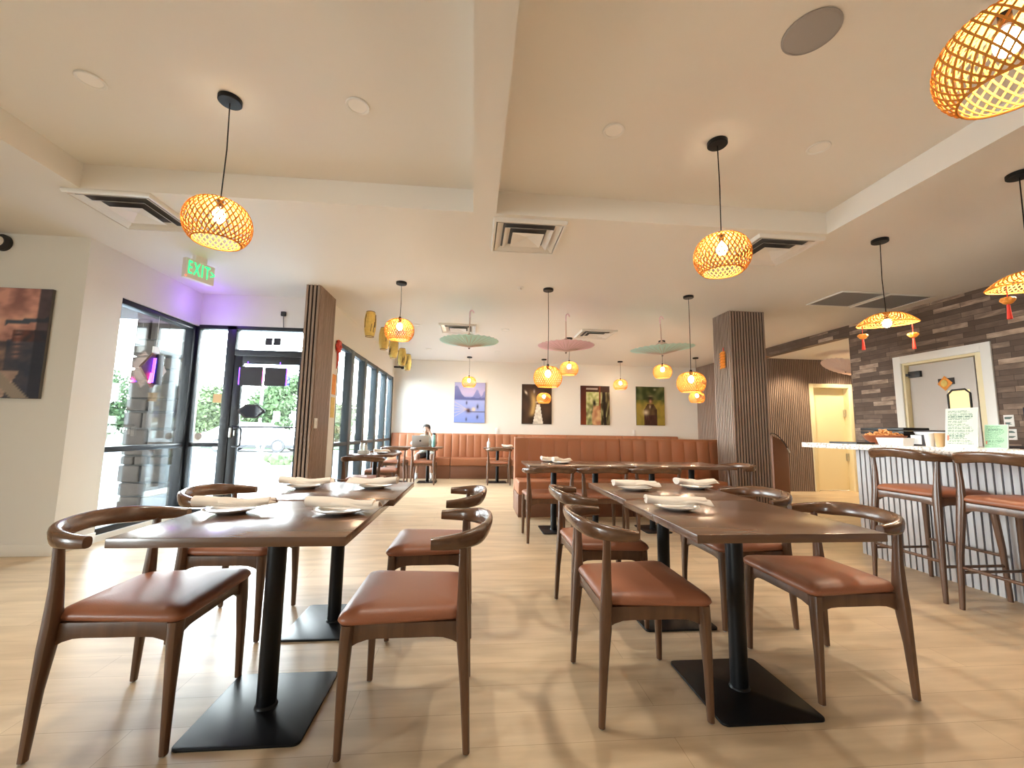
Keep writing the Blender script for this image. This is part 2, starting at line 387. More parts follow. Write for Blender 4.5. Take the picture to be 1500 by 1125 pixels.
# back wall, art wall, window walls
struct(MB().box(-2.05, 10.45, 0, XB + .1, 10.6, ZC).build('wall_back', 'wall', flat=True))
struct(MB().box(-7, 4.05, 0, -3.55, 4.2, ZC).build('wall_left_front', 'wall', flat=True))
b = MB(); b.box(-3.72, 4.2, 0, -3.55, 4.46, ZC); b.box(-3.72, 4.46, 2.40, -3.55, 5.76, ZC); b.box(-3.72, 4.46, -.02, -3.55, 5.76, 0.06)
struct(b.build('wall_vestibule_left', 'wall', flat=True))
b = MB(); b.box(-3.55, 5.66, 2.42, -1.95, 5.78, ZC)
struct(b.build('wall_over_door', 'wall', flat=True))
b = MB(); b.box(-2.07, 5.66, 0, -1.95, 6.15, ZC); b.box(-2.07, 6.15, 2.37, -1.95, 10.45, ZC); b.box(-2.07, 6.15, -.02, -1.95, 10.45, 0.06); b.box(-2.07, 10.38, 0.06, -1.95, 10.45, 2.37)
struct(b.build('wall_dining_left', 'wall', flat=True))
# unseen rest of the room behind the viewer
b = MB(); b.box(-7.12, -4, 0, -7, -3.6, ZC); b.box(-7.12, -2.2, 0, -7, 4.2, ZC); b.box(-7.12, -3.6, 0, -7, -2.2, 0.15); b.box(-7.12, -3.6, 2.55, -7, -2.2, ZC)
struct(b.build('wall_left_rear', 'wall', flat=True))
struct(MB().box(-7.12, -4.12, 0, XB + .1, -4, ZC).build('wall_rear', 'wall', flat=True))
# brick wall with the kitchen door opening and the bulkhead over the corridor
KY0, KY1, KZ = 4.24, 5.15, 2.10
b = MB(); b.box(XB, -4, 0, XB + .12, KY0, ZC); b.box(XB, KY1, 0, XB + .12, 5.92, ZC); b.box(XB, KY0, KZ, XB + .12, KY1, ZC); b.box(XB, 5.92, 2.66, XB + .12, 7.97, ZC)
struct(b.build('wall_right_brick', 'brick', flat=True))
b = MB(); b.box(XB + .12, 5.80, 0, 9, 5.92, 2.7); b.box(9, 5.8, 0, 9.1, 8.1, 2.7); b.box(6.7, 8.25, 0, 7.9, 8.32, 2.7)
struct(b.build('wall_corridor', 'wall', flat=True))
b = MB(); b.cur = 1; b.box(XB, 7.985, 0, 6.86, 8.1, 2.68); b.box(7.76, 7.985, 0, 9, 8.1, 2.68); b.box(6.86, 7.985, 2.15, 7.76, 8.1, 2.68)
slats_x(b, XB, 6.90, 7.985, 0, 2.68); slats_x(b, 7.72, 9, 7.985, 0, 2.68); slats_x(b, 6.90, 7.72, 7.985, 2.13, 2.68)
struct(b.build('wall_corridor_slatted', ['slat', 'felt'], flat=True))
b = MB(); b.cur = 1; b.box(XB + .015, 8.1, 0, XB + .12, 10.45, ZC); slats_y(b, 7.985, 10.45, XB + .015, 0, ZC)
struct(b.build('wall_right_slatted', ['slat', 'felt'], flat=True))
# slatted column by the booth and slatted wing beside the exit door
b = MB(); b.cur = 1; b.box(3.534, 5.434, 0, 4.036, 5.82, ZC)
slats_x(b, 3.52, 4.05, 5.434, 0, ZC, 0.0407); slats_y(b, 5.434, 5.83, 3.534, 0, ZC); slats_y(b, 5.434, 5.83, 4.036, 0, ZC, 1)
struct(b.build('column_slatted', ['slat', 'felt'], flat=True))
b = MB(); b.cur = 1; b.box(-2.03, 5.114, 0, -1.884, 5.66, ZC)
slats_x(b, -2.045, -1.87, 5.114, 0, ZC, 0.044); slats_y(b, 5.114, 5.68, -1.884, 0, ZC, 1, 0.040, gap=0.016); slats_y(b, 5.114, 5.66, -2.03, 0, ZC, -1)
struct(b.build('wall_wing_slatted', ['slat', 'felt'], flat=True))
# kitchen behind the grey door
b = MB(); b.box(7.4, 3.3, 0, 7.5, 5.8, 2.6); b.box(XB + .12, 3.2, 0, 7.5, 3.3, 2.6); b.box(XB + .12, 3.2, 2.6, 7.5, 5.8, 2.66); b.box(XB + .1, 3.2, -.06, 7.5, 5.8, 0)
struct(b.build('wall_kitchen', 'cream', flat=True))
l = bpy.data.lights.new('kitchen_lamp', 'POINT'); l.energy = 45; l.color = (1.0, 0.85, 0.55); l.shadow_soft_size = .15
o = bpy.data.objects.new('kitchen_lamp', l); COL.objects.link(o); o.location = (6.7, 4.5, 2.3)
# baseboards
struct(MB().box(-7, 4.035, 0, -3.535, 4.05, 0.10).build('baseboard_left_front', 'wall', bevel=0.004))
struct(MB().box(-3.55, 4.04, 0, -3.535, 4.46, 0.10).build('baseboard_vestibule', 'wall', bevel=0.004))

# window_1 : vestibule window, x = -3.6
def bar(mb, a, c): mb.box(min(a[0], c[0]), min(a[1], c[1]), min(a[2], c[2]), max(a[0], c[0]), max(a[1], c[1]), max(a[2], c[2]))
r = struct(empty('window_1', (-3.63, 5.07, 0)))
b = MB(); X0, X1 = -0.045, 0.055
b.box(X0, -0.61, .06, X1, -0.575, 2.40); b.box(X0, 0.53, .0, X1, 0.64, 2.42); b.box(X0, -.575, .06, X1, .53, .12); b.box(X0, -.575, 2.345, X1, .53, 2.40); b.box(X0, -.575, .845, X1, .53, .90)
b.build('window_frame', 'frame', r, bevel=0.003)
MB().box(-.006, -.575, .90, .004, .53, 2.345).build('window_pane', 'glass', r); MB().box(-.006, -.575, .12, .004, .53, .845).build('window_pane', 'glass', r)
# window_2 : sidelight beside the exit door, and transom
r = struct(empty('window_2', (0, 5.71, 0)))
b = MB(); b.box(-3.575, -.05, 0, -3.545, .05, 2.42); b.box(-3.20, -.05, 0, -3.09, .05, 2.42); b.box(-3.545, -.05, 2.37, -1.96, .05, 2.42); b.box(-3.09, -.05, 2.035, -2.06, .05, 2.11); b.box(-2.20, -.05, 0, -2.05, .05, 2.42)
b.box(-3.545, -.05, .86, -3.20, .05, .91); b.box(-3.545, -.05, 0, -3.20, .05, .10)
b.build('window_frame', 'frame', r, bevel=0.003)
for q in ((-3.545, .91, -3.20, 2.37), (-3.545, .10, -3.20, .86), (-3.09, 2.11, -2.20, 2.37)):
    MB().box(q[0], -.005, q[1], q[2], .005, q[3]).build('window_pane', 'glass', r)
# door_1 : glass exit door
r = struct(empty('door_1', (-2.64, 5.70, 0)))
b = MB(); b.box(-.445, -.03, .01, -.35, .03, 2.03); b.box(.355, -.03, .01, .435, .03, 2.03); b.box(-.35, -.03, 1.93, .355, .03, 2.03); b.box(-.35, -.03, .01, .355, .03, .18)
b.build('door_frame', 'frame', r, bevel=0.003)
MB().box(-.35, -.005, .18, .355, .005, 1.93).build('door_pane', 'glass', r)
b = MB(); b.tube([(-.44, -.05, 1.115), (.42, -.05, 1.115)], .010, 8); b.box(-.43, -.05, 1.10, -.40, -.03, 1.13); b.box(.38, -.05, 1.10, .41, -.03, 1.13)
b.build('push_bar', 'frame', r)
MB().tube(catmull([(-.37, -.03, 1.09), (-.36, -.075, 1.10), (-.29, -.085, 1.10), (-.27, -.085, 1.06), (-.27, -.085, .91), (-.29, -.085, .87), (-.36, -.075, .865), (-.37, -.03, .87)], 4), .011, 8).build('pull_handle', 'frame', r)
b = MB(); b.box(-.44, -.045, .98, -.405, -.03, 1.10); b.box(-.385, -.04, 1.0, -.365, -.03, 1.07); b.build('lock_plate', 'silver', r, bevel=0.002)
# window_3 : long window wall of the dining area, x = -1.95
r = struct(empty('window_3', (-2.01, 8.28, 0)))
b = MB(); ys = [6.15, 6.83, 7.66, 8.58, 9.47, 10.24]
for y in ys: b.box(-.06, y - 8.28 - .0, .06, .055, y - 8.28 + (.06 if y == 6.15 else .17 if y < 10 else .14), 2.37)
for z0, z1 in ((.06, .11), (.85, .905), (2.31, 2.37)): b.box(-.055, -2.10, z0, .05, 2.09, z1)
b.build('window_frame', 'flareframe', r, bevel=0.003)
for i in range(5):
    y0 = ys[i] - 8.28 + (.06 if i == 0 else .17); y1 = ys[i + 1] - 8.28
    MB().box(-.006, y0, .905, .004, y1, 2.31).build('window_pane', 'glass', r); MB().box(-.006, y0, .11, .004, y1, .85).build('window_pane', 'glass', r)
# unseen window behind the viewer, added to let daylight in
r = struct(empty('added_unseen_window', (-7.06, -2.9, 0)))
b = MB(); b.box(-.05, -.7, .15, .05, .7, .21); b.box(-.05, -.7, 2.49, .05, .7, 2.55); b.box(-.05, -.7, .21, .05, -.64, 2.49); b.box(-.05, .64, .21, .05, .7, 2.49)
b.build('window_frame', 'frame', r); MB().box(-.005, -.64, .21, .005, .64, 2.49).build('window_pane', 'glass', r)

# door_2 : grey kitchen door in the brick wall
r = struct(empty('door_2', (XB, 4.695, 0)))
b = MB(); h = .455
b.box(-.022, h, 0, 0, h + .10, KZ + .10); b.box(-.022, -h - .10, 0, 0, -h, KZ + .10); b.box(-.022, -h, KZ, 0, h, KZ + .10)
b.build('door_casing', 'white', r, bevel=0.003)
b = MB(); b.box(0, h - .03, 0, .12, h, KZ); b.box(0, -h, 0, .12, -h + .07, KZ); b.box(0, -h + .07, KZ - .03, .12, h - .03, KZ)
b.build('door_jamb', 'cream', r)  # cream-yellow on this jamb stands in for warm kitchen light
b = MB(); b.box(.055, -h + .125, .01, .10, h - .04, KZ - .035); b.build('door_leaf', 'greydoor', r, bevel=0.002)
MB().box(.06, -h + .07, .01, .10, -h + .12, KZ - .035).build('dark_gap_strip', 'darksign', r)  # dark strip painted in for the shaded gap at the door edge
b = MB(); b.tube([(.05, -.265, 1.64), (.05, -.215, 1.69), (.05, -.08, 1.69), (.05, -.03, 1.64), (.05, -.03, 1.33), (.05, -.08, 1.28), (.05, -.215, 1.28), (.05, -.265, 1.33)], .012, 6, closed=True); b.build('vision_frame', 'blackplastic', r)
MB().box(.050, -.26, 1.285, .055, -.035, 1.685).build('vision_pane', 'litpane', r)  # pane emits by itself, standing in for the lit kitchen behind it
b = MB(); b.box(.02, .25, 1.90, .055, .40, 1.98); b.box(.005, .38, 1.92, .055, .42, 1.955); b.build('door_closer', 'blackplastic', r, bevel=0.003)
MB().box(.048, -.115, 1.765, .055, .065, 1.845).build('door_sign', 'darksign', r)
# door_3 : cream corridor door
r = struct(empty('door_3', (7.31, 7.985, 0)))
b = MB(); h = .39
b.box(-h - .08, -.035, 0, -h, .0, 2.17); b.box(h, -.035, 0, h + .08, 0, 2.17); b.box(-h, -.035, 2.09, h, 0, 2.17); b.build('door_casing', 'cream', r, bevel=0.003)
b = MB(); b.box(-h - .05, .0, 0, -h, .12, 2.09); b.box(h, .0, 0, h + .05, .12, 2.09); b.box(-h, 0, 2.09, h, .12, 2.12); b.build('door_jamb', 'cream', r)
MB().box(-h, .10, .012, h, .14, 2.09).build('door_leaf', 'cream', r)
b = MB(); b.box(h - .03, .06, .60, h - .005, .10, .75); b.box(h - .03, .06, 1.5, h - .005, .10, 1.65); b.build('hinge', 'silver', r)

# ------------------------------------------------------------------ outside
struct(MB().box(-60, 5.80, -.30, 30, 90, -.14).build('ground_asphalt', 'asphalt', flat=True))
b = MB(); b.prism([(-14, 5.80), (-2.08, 5.80), (-2.08, 13.5), (-14, 13.5)], -.14, -.03); b.box(-14, 0, -.14, -3.73, 4.19 + 1.61, -.03)
struct(b.build('sidewalk', 'conc', flat=True))
struct(MB().box(-60, 25.5, -.14, 30, 90, -.08).build('ground_verge', 'grass', flat=True))
struct(MB().box(-30, -10, -.3, -7.13, 4.19, -.03).build('ground_rear', 'conc', flat=True))
b = MB(); b.box(-8, 5.79, 2.86, -2.08, 7.35, 3.0); b.box(-8, 4.22, 2.86, -3.73, 5.79, 3.0)
struct(b.build('canopy_roof', 'mortar', flat=True))
# stone pillar of the entrance canopy
PX0, PX1, PY0, PY1 = -4.82, -4.20, 6.36, 6.74
b = MB(); b.cur = 1; b.box(PX0 + .01, PY0 + .01, -.03, PX1 - .01, PY1 - .01, 2.86); b.cur = 0
z = -.03; rnd = random.Random(3)
while z < 2.82:
    hh = min(rnd.choice([.13, .18, .24, .31]), 2.86 - z)
    for face in range(4):
        L = PX1 - PX0 if face % 2 == 0 else PY1 - PY0; t = 0
        while t < L - .01:
            ww = rnd.uniform(.16, .42)
            if L - t - ww < .13: ww = L - t
            d = rnd.uniform(.015, .05); g = .008; h2 = hh - g - rnd.uniform(0, .012)
            if face == 0: b.box(PX0 + t + g, PY0 - d, z + g, PX0 + t + ww - g, PY0 + .03, z + h2)
            elif face == 1: b.box(PX1 - .03, PY0 + t + g, z + g, PX1 + d, PY0 + t + ww - g, z + h2)
            elif face == 2: b.box(PX0 + t + g, PY1 - .03, z + g, PX0 + t + ww - g, PY1 + d, z + h2)
            else: b.box(PX0 - d, PY0 + t + g, z + g, PX0 + .03, PY0 + t + ww - g, z + h2)
            t += ww
    z += hh
struct(b.build('column_stone', ['stone', 'mortar'], bevel=0.014, flat=True))

def blob_tree(name, x, y, zc, r, hgt, mat, label, seed):
    t = thing(name, label, 'tree', (x, y, -.08), 0, 'trees across the road')
    rn = random.Random(seed); vs = []; fs = []
    for k in range(22):
        a = rn.uniform(0, 2 * PI); d = rn.uniform(0, .75) * r; zz = zc + rn.uniform(-.5, .5) * hgt; rr = rn.uniform(.30, .52) * r
        c = Vector((math.cos(a) * d, math.sin(a) * d, zz))
        for q in range(260):
            n = Vector((rn.gauss(0, 1), rn.gauss(0, 1), rn.gauss(0, 1))).normalized(); p = c + n * rr * rn.uniform(.55, 1.12)
            u = Vector((rn.gauss(0, 1), rn.gauss(0, 1), rn.gauss(0, 1))).normalized(); w2 = n.cross(u).normalized(); u = w2.cross(n + u * .8).normalized()
            L1 = rn.uniform(.09, .19); k0 = len(vs)
            vs += [p - u * L1, p + w2 * L1 * .5, p + u * L1, p - w2 * L1 * .5]; fs.append((k0, k0 + 1, k0 + 2, k0 + 3))
    me = bpy.data.meshes.new('crown'); me.from_pydata([tuple(p) for p in vs], [], fs); me.materials.append(M[mat])
    o = bpy.data.objects.new('crown', me); COL.objects.link(o); o.parent = t
    MB().tube([(0, 0, 0), (.05, .02, zc * .5), (0, 0, zc)], [.16 * r / 2 + .05, .12 * r / 2 + .04, .06], 8).build('trunk', 'bark', t)
trees = [(-26.5, 33, 3.0, 2.6, 3.4, 'leaf', 'dark green tree at the far left of the vestibule window'),
         (-22.0, 36, 2.6, 2.3, 3.0, 'leaf2', 'tree seen just left of the stone pillar'),
         (-18.0, 31, 2.2, 1.9, 2.4, 'leaf2', 'yellow green tree seen through the narrow glass beside the exit door'),
         (-18.2, 38, 1.8, 1.8, 1.6, 'leaf2', 'low pale tree over the rear of the white car'),
         (-15.2, 34, 2.2, 1.6, 1.8, 'leaf', 'round green tree over the middle of the white car'),
         (-13.0, 30, 2.9, 1.9, 3.0, 'leaf', 'tall green tree over the bonnet of the white car'),
         (-9.9, 32, 1.7, 1.5, 1.6, 'leaf2', 'low tree seen through the first pane of the long dining window')]
for i, (x, y, zc, r_, h_, m_, lb) in enumerate(trees): blob_tree('tree', x, y, zc, r_, h_, m_, lb, i + 2)
# white car
def car():
    t = thing('car', 'white car parked across the road behind the exit door glass', 'car', (-11.05, 23, -.14))
    prof = [(-2.30, .42), (-2.34, .70), (-2.26, .92), (-1.95, 1.02), (-1.35, 1.36), (-.70, 1.50), (.15, 1.48), (.75, 1.28), (1.25, 1.02), (1.85, .92), (2.22, .74), (2.30, .45), (2.2, .25), (-2.2, .25)]
    rings = []
    for yy, sc, dz in ((-.90, .97, 0), (-.84, 1.0, 0), (.84, 1.0, 0), (.90, .97, 0)):
        ring = []
        for px, pz in prof:
            inn = .14 * max(0, (pz - 1.0) / .5)
            ring.append((px * sc, yy - math.copysign(inn, yy), pz))
        rings.append(ring)
    MB().loft(rings).build('body', 'carpaint', t, bevel=.03)
    for sy in (-1, 1):
        yb = sy * .905
        for poly in (((-1.75, 0, 1.03), (-1.22, .10, 1.34), (-.25, .125, 1.42), (-.25, 0, 1.03)), ((-.18, 0, 1.03), (-.18, .125, 1.42), (.15, .125, 1.41), (.68, .08, 1.24), (1.0, 0, 1.03))):
            b = MB(); n_ = len(poly); b.loft([[(x, yb - sy * (q + d), z) for x, q, z in poly] for d in (0, .02)]); b.build('side_window', 'carglass', t)
    MB().box(-2.2, -.905, .22, 2.2, .905, .38).build('sill', 'rubber', t)
    for sx in (-1.42, 1.40):
        for sy in (-.86, .86):
            T = Matrix.Translation((sx, sy, .33)) @ Matrix.Rotation(PI / 2, 4, 'X')
            q = MB(); q.T = T; q.lathe([(.22, -.09), (.32, -.10), (.335, -.06), (.335, .06), (.32, .10), (.22, .09)], 24); wv = q.build('wheel', 'rubber', t)
            q = MB(); q.T = T; q.lathe([(.03, -.105), (.21, -.10), (.21, .10), (.03, .105)], 18); q.build('hub_cap', 'silver', wv)
    MB().box(-2.31, -.85, .78, -2.2, -.45, .90).build('tail_light', 'red', t)
    MB().box(.62, -1.0, 1.02, .80, -.90, 1.12).build('side_mirror', 'carpaint', t)
car()
# leaning sign post, sign, shrub
t = thing('sign_post', 'thin pale post leaning in front of the white car outside the door', 'post', (-5.62, 11.6, -.03))
MB().tube([(0, 0, 0), (.42, .1, 1.52)], .035, 8).build('post', 'bluecard', t)
MB().box(.36, .05, 1.30, .50, .11, 1.56).build('sign_plate', 'bluecard', t)
t = thing('sign_post', 'pale sign post at the left edge of the vestibule window', 'post', (-7.55, 8.7, -.03))
MB().tube([(0, 0, 0), (.02, 0, 2.0)], .05, 8).build('post', 'bluecard', t); MB().box(-.12, -.03, 1.45, .16, 0.0, 1.95).build('sign_plate', 'brownsign', t)
bm = bmesh.new(); rn = random.Random(5)
for k in range(22):
    a = rn.uniform(0, 2 * PI); c = Vector((math.cos(a) * rn.uniform(0, .8), math.sin(a) * rn.uniform(0, .35), rn.uniform(.08, .38)))
    q = bmesh.ops.create_icosphere(bm, subdivisions=2, radius=rn.uniform(.12, .25), matrix=Matrix.Translation(c))
    for v in q['verts']: v.co = c + (v.co - c) * (1 + .5 * noise.noise(v.co * 9))
me = bpy.data.meshes.new('shrub'); bm.to_mesh(me); bm.free(); me.materials.append(M['leaf2'])
o = bpy.data.objects.new('shrub', me); COL.objects.link(o); o.location = (-6.15, 14.2, -.14); o.scale = (.62, .62, .8)
tag(o, 'low leafy shrub in front of the front wheel of the white car', 'shrub')

# ------------------------------------------------------------------ chairs
RAILP = [(-.075, .262, .712), (-.13, .257, .714), (-.19, .236, .718), (-.245, .185, .724), (-.277, .10, .732), (-.286, 0, .736)]
def rail_mesh(P, hs, ws, tilt, name, parent, mat='railwood'):
    full = P + [(x, -y, z) for x, y, z in reversed(P[:-1])]
    pts = catmull(full, 4); N = len(pts); rings = []
    for i, p in enumerate(pts):
        d = (pts[min(i + 1, N - 1)] - pts[max(i - 1, 0)]); d.z = 0; d.normalize()
        out = Vector((d.y, -d.x, 0))                         # horizontal normal
        if out.dot(Vector((p.x + .05, p.y, 0))) < 0: out = -out
        t = abs(2 * i / (N - 1) - 1)                          # 1 at the tips, 0 in the middle
        def lerp(tab):
            for (a, va), (c, vc) in zip(tab, tab[1:]):
                if a <= t <= c: return va + (vc - va) * (t - a) / (c - a)
            return tab[-1][1]
        h, w_, ti = lerp(hs), lerp(ws), lerp(tilt)
        upv = (Vector((0, 0, 1)) * math.cos(ti) + out * math.sin(ti)); nn = (out * math.cos(ti) - Vector((0, 0, 1)) * math.sin(ti))
        ring = []
        for k in range(14):
            a = 2 * PI * k / 14; ca, sa = math.cos(a), math.sin(a)
            ca = math.copysign(abs(ca) ** .75, ca); sa = math.copysign(abs(sa) ** .75, sa)
            ring.append(p + upv * (h * sa) + nn * (w_ * ca))
        rings.append(ring)
    b = MB(); b.loft(rings); return b.build(name, mat, parent, ang=1.0)
def cushion(mb, xf, xr, hf, hr, z0, th, r=.05):
    """trapezoid cushion with rounded corners; xf front, xr rear, hf/hr half widths"""
    def outline(ins):
        cs = [(xf - ins, hf - ins), (xr + ins, hr - ins), (xr + ins, -hr + ins), (xf - ins, -hf + ins)]
        out = []
        for i, c in enumerate(cs):
            a = Vector(cs[i - 1]).xy; c0 = Vector(c).xy; d = Vector(cs[(i + 1) % 4]).xy
            rr = max(.012, r - ins * .6)
            p0 = c0 + (a - c0).normalized() * rr; p1 = c0 + (d - c0).normalized() * rr
            for k in range(6):
                t = k / 5; out.append((1 - t) ** 2 * p0 + 2 * t * (1 - t) * c0 + t * t * p1)
            # extra points along the side so the dome stays smooth
            e0 = p1; nx = Vector(cs[(i + 1) % 4]).xy; e1 = nx + (c0 - nx).normalized() * rr
            for k in (1, 2, 3): out.append(e0 + (e1 - e0) * k / 4)
        return out
    rings = []
    for ins, z in ((.030, 0), (.008, .12), (0, .34), (.003, .52), (.014, .74), (.04, .90), (.08, .97), (.13, 1.0), (.17, 1.01)):
        rings.append([(p.x, p.y, z0 + z * th) for p in outline(ins)])
    mb.loft(rings)
def apron(mb, a, c, z0, z1, arch, th):
    """rail from a to c (xy) with an arched lower edge"""
    a, c = Vector(a), Vector(c); d = (c - a).normalized(); nrm = Vector((-d.y, d.x)) * th / 2; rings = []
    for k in range(13):
        t = k / 12; p = a + (c - a) * t
        e = min(t, 1 - t) * 2; zb = z0 + arch * (1 - (1 - min(1, e * 2.2)) ** 2) - arch
        q0, q1 = p - nrm, p + nrm
        rings.append([(q0.x, q0.y, zb), (q1.x, q1.y, zb), (q1.x, q1.y, z1), (q0.x, q0.y, z1)])
    mb.loft(rings)
def make_chair():
    r = empty('dining_chair')
    b = MB(); cushion(b, .245, -.205, .250, .212, .428, .056); b.build('seat', 'leather', r, ang=1.2)
    b = MB(); apron(b, (.20, .21), (.20, -.21), .385, .43, .026, .022); apron(b, (-.185, .195), (-.185, -.195), .385, .43, .022, .022)
    for s in (-1, 1): apron(b, (.205, s * .210), (-.19, s * .205), .380, .432, .030, .022)
    b.build('seat_frame', 'chairwood', r, bevel=.003)
    rail_mesh(RAILP, [(0, .033), (.35, .036), (.7, .027), (1, .020)], [(0, .013), (.35, .018), (.7, .023), (1, .019)], [(0, .35), (.4, .25), (.7, .05), (1, 0)], 'backrest', r)
    for s in (-1, 1):
        l = MB().tube([(.217, s * .229, .006), (.214, s * .226, .2), (.210, s * .219, .37), (.207, s * .213, .43)], [(.0135, .0125), (.0180, .0165), (.0245, .0215), (.028, .023)], 12, sq=.75).build('leg', 'chairwood', r)
        MB().lathe([(.007, 0), (.009, .003), (.007, .008)], 10, (.217, s * .229, 0)).build('glide', 'silver', l)
        l = MB().tube([(-.217, s * .229, .006), (-.206, s * .226, .22), (-.196, s * .220, .36), (-.192, s * .216, .44), (-.190, s * .220, .56), (-.190, s * .231, .708)],
                      [(.0135, .0125), (.019, .017), (.028, .022), (.029, .022), (.021, .017), (.0145, .0135)], 12, sq=.75).build('leg', 'chairwood', r)
        MB().lathe([(.007, 0), (.009, .003), (.007, .008)], 10, (-.217, s * .229, 0)).build('glide', 'silver', l)
    return r
def chair(x, y, deg, label, group=None): return make(make_chair, 'chair', (x, y, 0), math.radians(deg), label, 'chair', group)
NG = 'curved back chairs around the two near tables'
chair(-1.235, 1.885, 0, 'brown leather elbow chair nearest the viewer on the left, left side of the left table', NG)
chair(-1.315, 2.665, 0, 'brown leather elbow chair left of the left table pair, beside the vestibule window', NG)
chair(-.213, 1.822, 180, 'brown leather elbow chair right of the left table, the nearer of that side', NG)
chair(-.210, 2.63, 180, 'brown leather elbow chair right of the left table, the farther of that side', NG)
chair(.730, 1.910, 0, 'brown leather elbow chair left of the right table, the nearer of that side', NG)
chair(.800, 2.68, 0, 'brown leather elbow chair left of the right table, the farther of that side', NG)
chair(1.690, 1.982, 180, 'brown leather elbow chair right of the right table, nearest the bar stools', NG)
chair(1.672, 2.63, 180, 'brown leather elbow chair right of the right table, the farther of that side', NG)
BG = 'curved back chairs facing the leather booth'
chair(.800, 4.50, 90, 'brown elbow chair facing the booth, left end of the row below the two napkin plates', BG)
chair(1.37, 4.50, 90, 'brown elbow chair facing the booth, second from the left of the row', BG)
chair(1.94, 4.50, 90, 'brown elbow chair facing the booth, third from the left of the row', BG)
chair(3.02, 4.86, 180, 'brown elbow chair at the right end of the booth tables beside the slatted column', BG)
FG = 'chairs in the far dining area'
chair(-1.43, 5.88, 90, 'elbow chair with its back to us at the table by the dining windows', FG)
chair(-1.45, 7.12, -90, 'elbow chair on the far side of the window table', FG)
chair(-1.58, 8.93, 90, 'elbow chair at the small table left of the person with the laptop', FG)
chair(-.985, 8.93, 90, 'elbow chair across the table from the person with the laptop', FG)
chair(.55, 8.93, 90, 'elbow chair at the small far table with the white bottle', FG)
chair(1.19, 8.93, 90, 'elbow chair half hidden behind the left end of the booth back', FG)

# ------------------------------------------------------------------ bar stools
def make_stool():
    r = empty('bar_stool')
    b = MB(); cushion(b, .225, -.225, .245, .232, .688, .058); b.build('seat', 'leather', r, ang=1.2)
    b = MB(); apron(b, (.20, .215), (.20, -.215), .645, .69, .022, .024); apron(b, (-.205, .215), (-.205, -.215), .645, .69, .022, .024)
    for s in (-1, 1): apron(b, (.20, s * .215), (-.205, s * .215), .640, .692, .028, .024)
    b.build('seat_frame', 'chairwood', r, bevel=.003)
    P = [(-.085, .262, .962), (-.14, .258, .965), (-.20, .240, .972), (-.252, .19, .980), (-.280, .10, .990), (-.288, 0, .995)]
    rail_mesh(P, [(0, .035), (.35, .038), (.7, .027), (1, .020)], [(0, .013), (.35, .018), (.7, .023), (1, .019)], [(0, .35), (.4, .25), (.7, .05), (1, 0)], 'backrest', r)
    for s in (-1, 1):
        MB().tube([(.245, s * .252, 0), (.235, s * .242, .35), (.215, s * .226, .63), (.207, s * .220, .69)], [(.0135, .0125), (.018, .016), (.022, .02), (.024, .021)], 12, sq=.75).build('leg', 'chairwood', r)
        MB().tube([(-.248, s * .252, 0), (-.236, s * .244, .35), (-.216, s * .230, .62), (-.210, s * .226, .70), (-.202, s * .228, .82), (-.198, s * .238, .958)],
                  [(.0135, .0125), (.019, .017), (.025, .021), (.025, .020), (.018, .016), (.013, .012)], 12, sq=.75).build('leg', 'chairwood', r)
        MB().tube([(-.237, s * .245, .235), (.238, s * .245, .235)], .010, 8).build('footrest', 'railwood', r)
    MB().tube([(-.236, .243, .268), (-.236, -.243, .268)], .011, 8).build('footrest', 'chairwood', r)
    MB().tube([(.237, .243, .30), (.237, -.243, .30)], .011, 8).build('footrest', 'chairwood', r)
    return r
make(make_stool, 'stool', (3.455, 2.945, 0), 0, 'tall elbow back bar stool at the far end of the bar, fully in view', 'bar stool', 'bar stools along the counter')
make(make_stool, 'stool', (3.455, 2.345, 0), 0, 'tall elbow back bar stool cut off by the right edge of the photo', 'bar stool', 'bar stools along the counter')

# ------------------------------------------------------------------ tables
def table_parts(r, w_, d_, poles, top=.75, th=.032, base=(.43, .455), pr=.037):
    b = MB(); b.box(-w_ / 2, -d_ / 2, top - th, w_ / 2, d_ / 2, top); b.build('tabletop', 'tabletop', r, bevel=.003)
    for px in poles:
        b = MB(); bw, bd = base
        pts = []
        for cx, cy, a0 in ((bw / 2 - .025, bd / 2 - .025, 0), (-bw / 2 + .025, bd / 2 - .025, 90), (-bw / 2 + .025, -bd / 2 + .025, 180), (bw / 2 - .025, -bd / 2 + .025, 270)):
            for k in range(5):
                a = math.radians(a0 + k * 22.5); pts.append((px + cx + .025 * math.cos(a), cy + .025 * math.sin(a)))
        b.prism(pts, 0, .010); b.build('base_plate', 'black', r, bevel=.002)
        MB().lathe([(pr + .006, .010), (pr + .004, .016), (pr, .020), (pr, top - th - .012)], 24, (px, 0, 0)).build('pole', 'black', r)
        MB().box(px - .13, -.13, top - th - .012, px + .13, .13, top - th).build('mounting_plate', 'black', r)
def make_square_table():
    r = empty('dining_table'); table_parts(r, .755, .755, [0]); return r
TG = 'square walnut tables pushed together in pairs'
make(make_square_table, 'sqt', (-.797, 1.895, 0), 0, 'square walnut table nearest us on the left, cold window light on its top', 'table', TG)
make(make_square_table, 'sqt', (-.775, 2.653, 0), 0, 'square walnut table behind the nearest left table, towards the exit door', 'table', TG)
make(make_square_table, 'sqt', (1.197, 1.882, 0), 0, 'square walnut table nearest us on the right', 'table', TG)
make(make_square_table, 'sqt', (1.215, 2.645, 0), 0, 'square walnut table behind the nearest right table, towards the booth', 'table', TG)
def make_booth_table():
    r = empty('booth_table'); table_parts(r, 1.155, .76, [-.245, .245], base=(.30, .40), pr=.034); return r
make(make_booth_table, 'bt', (1.185, 4.86, 0), 0, 'long walnut table before the booth, left one with two napkin plates', 'table', 'long tables before the booth')
